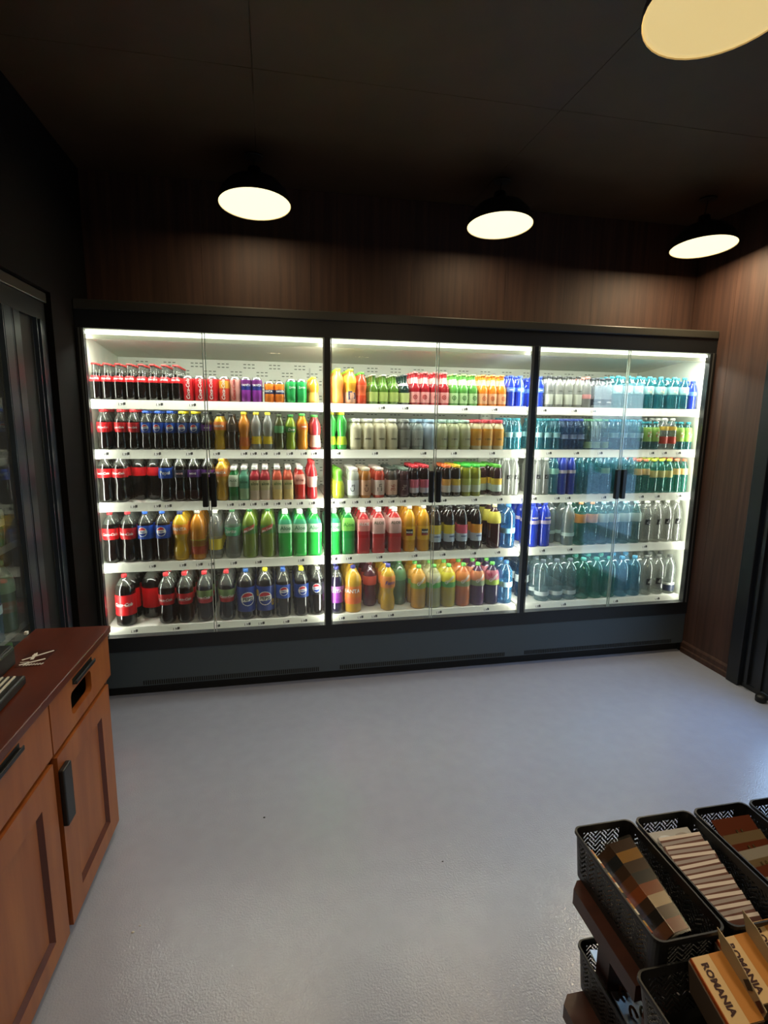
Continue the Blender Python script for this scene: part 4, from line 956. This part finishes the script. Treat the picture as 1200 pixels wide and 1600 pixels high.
def wicker(i, j, u, v): pass
def hole_at(u, v, c=.0072):
    a, b = (u+v)/c/1.4142, (u-v)/c/1.4142
    i, j = math.floor(a), math.floor(b); fa, fb = a-i, b-j; m = (i+j) % 6
    if m < 3:
        t = m+fa; return .18 < t < 2.82 and (.30 < fb < .70 or (t < .62 and fb < .70) or (t > 2.38 and fb > .30))
    t = m-3+fb; return .18 < t < 2.82 and (.30 < fa < .70 or (t < .62 and fa > .30) or (t > 2.38 and fa < .70))
def basket_mesh(w, l, h, taper=.90, key='b'):
    """open tapered plastic basket; rim at z=h, far end at y=0, left side at x=0"""
    bm = bmesh.new(); rc = .016; step = .0014
    def perim(k):
        ww, ll = w*k, l*k; x0, y0 = (w-ww)/2, -(l-ll)/2; pts = []
        def line(ax, ay, bx, by, seg):
            n = max(1, int(math.hypot(bx-ax, by-ay)/step*(1 if seg else 1)))
            for i in range(n): pts.append((ax+(bx-ax)*i/n, ay+(by-ay)*i/n))
        return ww, ll, x0, y0
    # fixed counts so that all heights match
    nx, ny, nc = int((w-2*rc)/step), int((l-2*rc)/(step*1.25)), 5
    def loop(z):
        k = taper+(1-taper)*(z/h); ww, ll = w*(1-(1-k)*1.0), l-(w-w*k)
        cx, cy = w/2, -l/2; x0, x1, y0, y1 = cx-ww/2, cx+ww/2, cy-ll/2, cy+ll/2; P = []
        for i in range(nx): P.append((x0+rc+(ww-2*rc)*i/nx, y1))
        for i in range(nc): t = pi/2-pi/2*i/nc; P.append((x1-rc+rc*cos(t), y1-rc+rc*sin(t)))
        for i in range(ny): P.append((x1, y1-rc-(ll-2*rc)*i/ny))
        for i in range(nc): t = -pi/2*i/nc; P.append((x1-rc+rc*cos(t), y0+rc+rc*sin(t)))
        for i in range(nx): P.append((x1-rc-(ww-2*rc)*i/nx, y0))
        for i in range(nc): t = -pi/2-pi/2*i/nc; P.append((x0+rc+rc*cos(t), y0+rc+rc*sin(t)))
        for i in range(ny): P.append((x0, y0+rc+(ll-2*rc)*i/ny))
        for i in range(nc): t = pi-pi/2*i/nc; P.append((x0+rc+rc*cos(t), y1-rc+rc*sin(t)))
        return P
    nz = int(h/step); rows = []
    for j in range(nz+1):
        z = h*j/nz; rows.append([bm.verts.new((x, y, z)) for x, y in loop(z)])
    n = len(rows[0]); lens = [nx, nc, ny, nc, nx, nc, ny, nc]
    start = 0; segs = []
    for q, m in enumerate(lens): segs.append((start, start+m, q)); start += m
    for s0, s1, q in segs:
        L_ = (w-2*rc) if q in (0, 4) else (l-2*rc)
        st = L_/(s1-s0)
        for i in range(s0, s1):
            for j in range(nz):
                u, v = (i-s0+.5)*st, h*(j+.5)/nz
                if q % 2 == 0 and .006 < u < L_-.006 and h*.16 < v < h*.84 and hole_at(u+(.0 if q < 4 else .003), v): continue
                bm.faces.new((rows[j][i], rows[j][(i+1) % n], rows[j+1][(i+1) % n], rows[j+1][i]))
    bm.faces.new(rows[0])
    # rim lip
    lip = []
    for (dx, dz) in ((.003, .0), (.0035, -.006)):
        P = loop(h); R_ = []
        for (x, y) in P:
            cx, cy = w/2, -l/2; vx, vy = x-cx, y-cy
            R_.append(bm.verts.new((x+dx*(1 if vx > w/2-rc else -1 if vx < -w/2+rc else vx/(w/2)), y+dx*(1 if vy > l/2-rc else -1 if vy < -l/2+rc else vy/(l/2)), h+dz)))
        lip.append(R_)
    for A, B in ((rows[-1], lip[0]), (lip[0], lip[1])):
        for i in range(n): bm.faces.new((A[i], A[(i+1) % n], B[(i+1) % n], B[i]))
    bmesh.ops.recalc_face_normals(bm, faces=bm.faces)
    me = bpy.data.meshes.new('basket'); bm.to_mesh(me); bm.free(); me.materials.append(M_bplastic); return me
BM1 = basket_mesh(.130, .258, .100)
def basket(me, x, y, z, label, h=.1):
    o = obm('basket', me, None, (x, y, z)); tag(o, label, 'basket', 'black perforated plastic baskets')
    md_ = o.modifiers.new('wall', 'SOLIDIFY'); md_.thickness = .0013; md_.offset = -1; return o
ZB1 = .6958
for i, lb in enumerate(('leftmost black basket on the upper rack board, holding glossy picture packs', 'second black basket from left on the upper board, holding a fan of cards',
                        'third black basket from left on the upper board, holding carded items', 'fourth black basket on the upper board, cut by the right picture edge')):
    basket(BM1, 1.570+i*.144, -2.272, ZB1, lb)
basket(BM1, 1.600, -2.274, .4105, 'black basket on the lower rack board with a pack of metal rings')
BM2 = basket_mesh(.36, .20, .100, .93)
basket(BM2, 1.524, -2.542, .6608, 'large near black basket with printed folded cards at bottom right')

def quadcard(name, c, w, l, th, rot, mats_, parent=None, cellmi=None, mfun=None, n=8):
    """card w wide, l long, th thick; optional coloured patches on top"""
    bm = bmesh.new()
    for i in range(n):
        y0, y1 = -l/2+l*i/n, -l/2+l*(i+1)/n; vs = box(bm, -w/2, w/2, y0, y1, -th/2, th/2, mfun(i) if mfun else 0)
    bmesh.ops.remove_doubles(bm, verts=bm.verts, dist=1e-5)
    o = ob(name, bm, mats_, parent, c); o.rotation_euler = rot; return o
# picture packs in the first basket
pk = [mat('photo_'+c, c, .14, spec=.7) for c in ('4c3c36', '74503e', '9c5a3a', '2c3440', 'b08a48', 'd8cfc0', '7c3a2c', '26282c')]
M_cello = clear('cellophane', 'f6f2ec', glossy=.06, rough=.15)
for i, (x, y, z, rx, ry, rz, sq, lb) in enumerate((
    (1.584, -2.402, .742, .0, -82, .0, [2, 4, 7, 5, 4, 2, 7, 4, 5, 2, 4, 7, 2, 5, 4, 2], 'copper and gold picture pack upright against the left basket side'),
    (1.612, -2.398, .744, .12, -42, -.05, [1, 7, 0, 2, 1, 0, 3, 0], 'dark picture pack leaning second from the basket side'),
    (1.655, -2.385, .752, .16, -16, -.10, [6, 0, 5, 2, 3, 0, 4, 0], 'uppermost glossy picture pack with white and rust bands'))):
    o = quadcard('picture_pack', (x, y, z), .062 if i < 2 else .058, .185, .004, (rx, RAD(ry), rz), pk, mfun=lambda j: sq[j], n=len(sq))
    tag(o, lb, 'card pack', 'glossy picture packs in the left basket')
    b2 = bmesh.new(); box(b2, -.031, .031, -.098, .098, .0023, .0026); ob('wrapper', b2, M_cello, o)
# fan of cards in the second basket
cm1, cm2, cm3 = mat('card_pale', 'e4dcdc', .5), mat('card_pink_brown', '6e4e4a', .45), mat('card_mid', 'a8a0a4', .5)
for i in range(17):
    y = -2.352-i*.0092; z = .776-i*.0028
    bm = bmesh.new(); box(bm, -.049, .049, -.0008, .0008, -.030, .030); box(bm, -.0485, .0485, -.0014, -.0008, -.030, .024, 1)
    o = ob('photo_card', bm, [cm1 if i % 2 == 0 else cm3, cm2], None, (1.779+random.uniform(-.002, .002)-.000*i, y, z)); o.rotation_euler = (RAD(-62), 0, random.uniform(-.04, .04))
    tag(o, '%s pale card from the back in the fan of cards' % (ORD[i] if i < 10 else ['eleventh', 'twelfth', 'thirteenth', 'fourteenth', 'fifteenth', 'sixteenth', 'seventeenth'][i-10]), 'card', 'fan of pale cards in the second basket')
o = quadcard('photo_card', (1.779, -2.318, .768), .098, .052, .0012, (RAD(14), 0, 0), [mat('card_top_grey', 'b9bcc4', .4)], n=2); tag(o, 'flat pale card lying behind the fan with two oval magnets', 'card')
for i, (x, c) in enumerate(((1.758, 'c9ced6'), (1.800, '8c8380'))):
    bm = bmesh.new(); lathe(bm, [(.0185, 0), (.0195, .002), (.017, .0045), (.0001, .005)], 20, cap1=False); bmesh.ops.scale(bm, vec=(1, .62, 1), verts=bm.verts)
    o = ob('oval_magnet', bm, mat('magnet_'+c, c, .3), None, (x, -2.316, .7702)); o.rotation_euler = (RAD(14), 0, 0); tag(o, ('left' if i == 0 else 'right')+' oval magnet on the flat card in the second basket', 'magnet', 'oval magnets on a pale card')
# third basket: carded items
for i in range(4):
    o = quadcard('souvenir_card', (1.926, -2.335-i*.032, .772-i*.010), .096, .075, .002, (RAD(28), 0, .03*i), [mat('card_olive', '6a5a44', .3), mat('card_grey', '8f8a84', .3), mat('card_brown', '5a2c1c', .3)], mfun=lambda j, i=i: [0, 1, 2, 2][(j//2+i) % 4])
    tag(o, '%s olive and brown souvenir card from the back, third basket' % ORD[i], 'card', 'souvenir cards in the third basket')
    b2 = bmesh.new(); tube(b2, [(-.004, -.01, .003), (-.006, .012, .003)], .0018, 6); tube(b2, [(.008, -.01, .003), (.006, .012, .003)], .0018, 6); tube(b2, [(-.02, -.018, .003), (.02, -.016, .003)], .0015, 6); ob('charm', b2, mat('charm_gold', 'c8b080', .2, metal=.9), o)
for i in range(3):
    o = quadcard('souvenir_card', (2.070, -2.34-i*.04, .765-i*.010), .09, .075, .002, (RAD(28), 0, -.03*i), [mat('card_blue', '4a5a7a', .3), mat('card_dark', '2f2c30', .3)], mfun=lambda j, i=i: (j//3+i) % 2)
    tag(o, '%s dark blue souvenir card from the back, fourth basket' % ORD[i], 'card', 'souvenir cards in the fourth basket')
# lower basket: blister pack with rings
bp_ = quadcard('ring_pack', (1.650, -2.405, .475), .066, .235, .003, (RAD(8), RAD(18), .03), [mat('blister_white_blue', 'c3d3e6', .12, spec=.8)], n=2)
tag(bp_, 'pale blue pack of metal rings in the lower basket', 'ring pack')
for i in range(5):
    for q in (-1, 1):
        bm = bmesh.new(); R_ = .013
        pts = [(q*.013+R_*.55*cos(t), .062-i*.036+R_*sin(t), .008+.004*sin(t)) for t in [k*pi/7-.3 for k in range(9)]]
        tube(bm, pts, .0028, 6); ob('ring', bm, mat('ring_copper' if q < 0 else 'ring_silver', 'a8784a' if q < 0 else '9c9c88', .22, metal=.9), bp_)
# folded printed cards in the near basket
M_kraft = mat('card_cream', 'd8b98c', .5); M_or = mat('card_orange', 'c85a1c', .45); M_kr2 = mat('card_tan', 'c0813c', .5)
def zig(i, x, y, lb):
    t = empty('folded_card', (x, y, .775), .0); tag(t, lb, 'folded card', 'folded printed cards in the near basket')
    t.rotation_euler = (RAD(16), RAD(-6), RAD(-3))
    bm = bmesh.new()   # front wing, upright back wing with a pointed top
    box(bm, -.024, .030, -.050, .040, -.0006, .0006); 
    ob('front_wing', bm, M_kraft, t)
    bm = bmesh.new(); box(bm, .006, .030, -.050, .040, .0007, .0009); ob('tan_band', bm, M_kr2, t)
    bm = bmesh.new(); prism(bm, [(-.048, .0), (.040, .0), (.060, .030), (.030, .034), (-.048, .018)], 0, .030, .0312); ob('back_wing', bm, mat('card_wing', 'b7a78c', .5), t)
    bm = bmesh.new(); prism(bm, [(-.016, .006), (-.004, .012), (-.010, .026), (-.022, .018)], 0, .0292, .0298); ob('stamp', bm, mat('stamp_navy', '1c2230', .5), t)
    bm = bmesh.new(); prism(bm, [(-.044, .003), (-.030, .006), (-.034, .020), (-.046, .014)], 0, .0292, .0298); ob('stamp', bm, mat('stamp_maroon', '4a1c28', .5), t)
    bm = bmesh.new()
    for k in range(3): box(bm, -.0255, -.0245, -.050, .040, -.002-k*.004, .0006-k*.004)
    box(bm, -.0255, -.023, -.050, .040, -.018, -.014); ob('edge_stripe', bm, M_or, t)
    bm = bmesh.new(); box(bm, -.024, .030, -.0515, -.0502, -.060, .0); ob('front_flap', bm, mat('flap_dark_brown', '5a4632', .5), t)  # front flap in a darker brown than the cream wing
    bm = bmesh.new(); prism(bm, [(-.05, -.058), (-.05, -.006), (.04, -.006), (.02, -.058)], 0, -.0285, -.0262); ob('side_flap', bm, mat('flap_grey_brown', '6a5a50', .5), t)
    bm = bmesh.new(); vs, fs = text_mesh('ROMANIA', .0150, 0, .0007)
    M_ = Matrix(((0, 1, 0, -.010), (-1, 0, 0, -.004), (0, 0, 1, .0012), (0, 0, 0, 1)))
    put_flat(bm, vs, fs, M_); ob('lettering', bm, mat('ink_brown', '3a1a1c', .5), t)
zig(0, 1.636, -2.595, 'nearest left folded cream card with large brown lettering')
zig(1, 1.704, -2.575, 'second folded cream card behind the first, with lettering')
zig(2, 1.772, -2.560, 'third folded cream card, cut by the right picture edge')
print('objects', len(bpy.data.objects), 'tris', sum(len(m.polygons) for m in bpy.data.meshes))
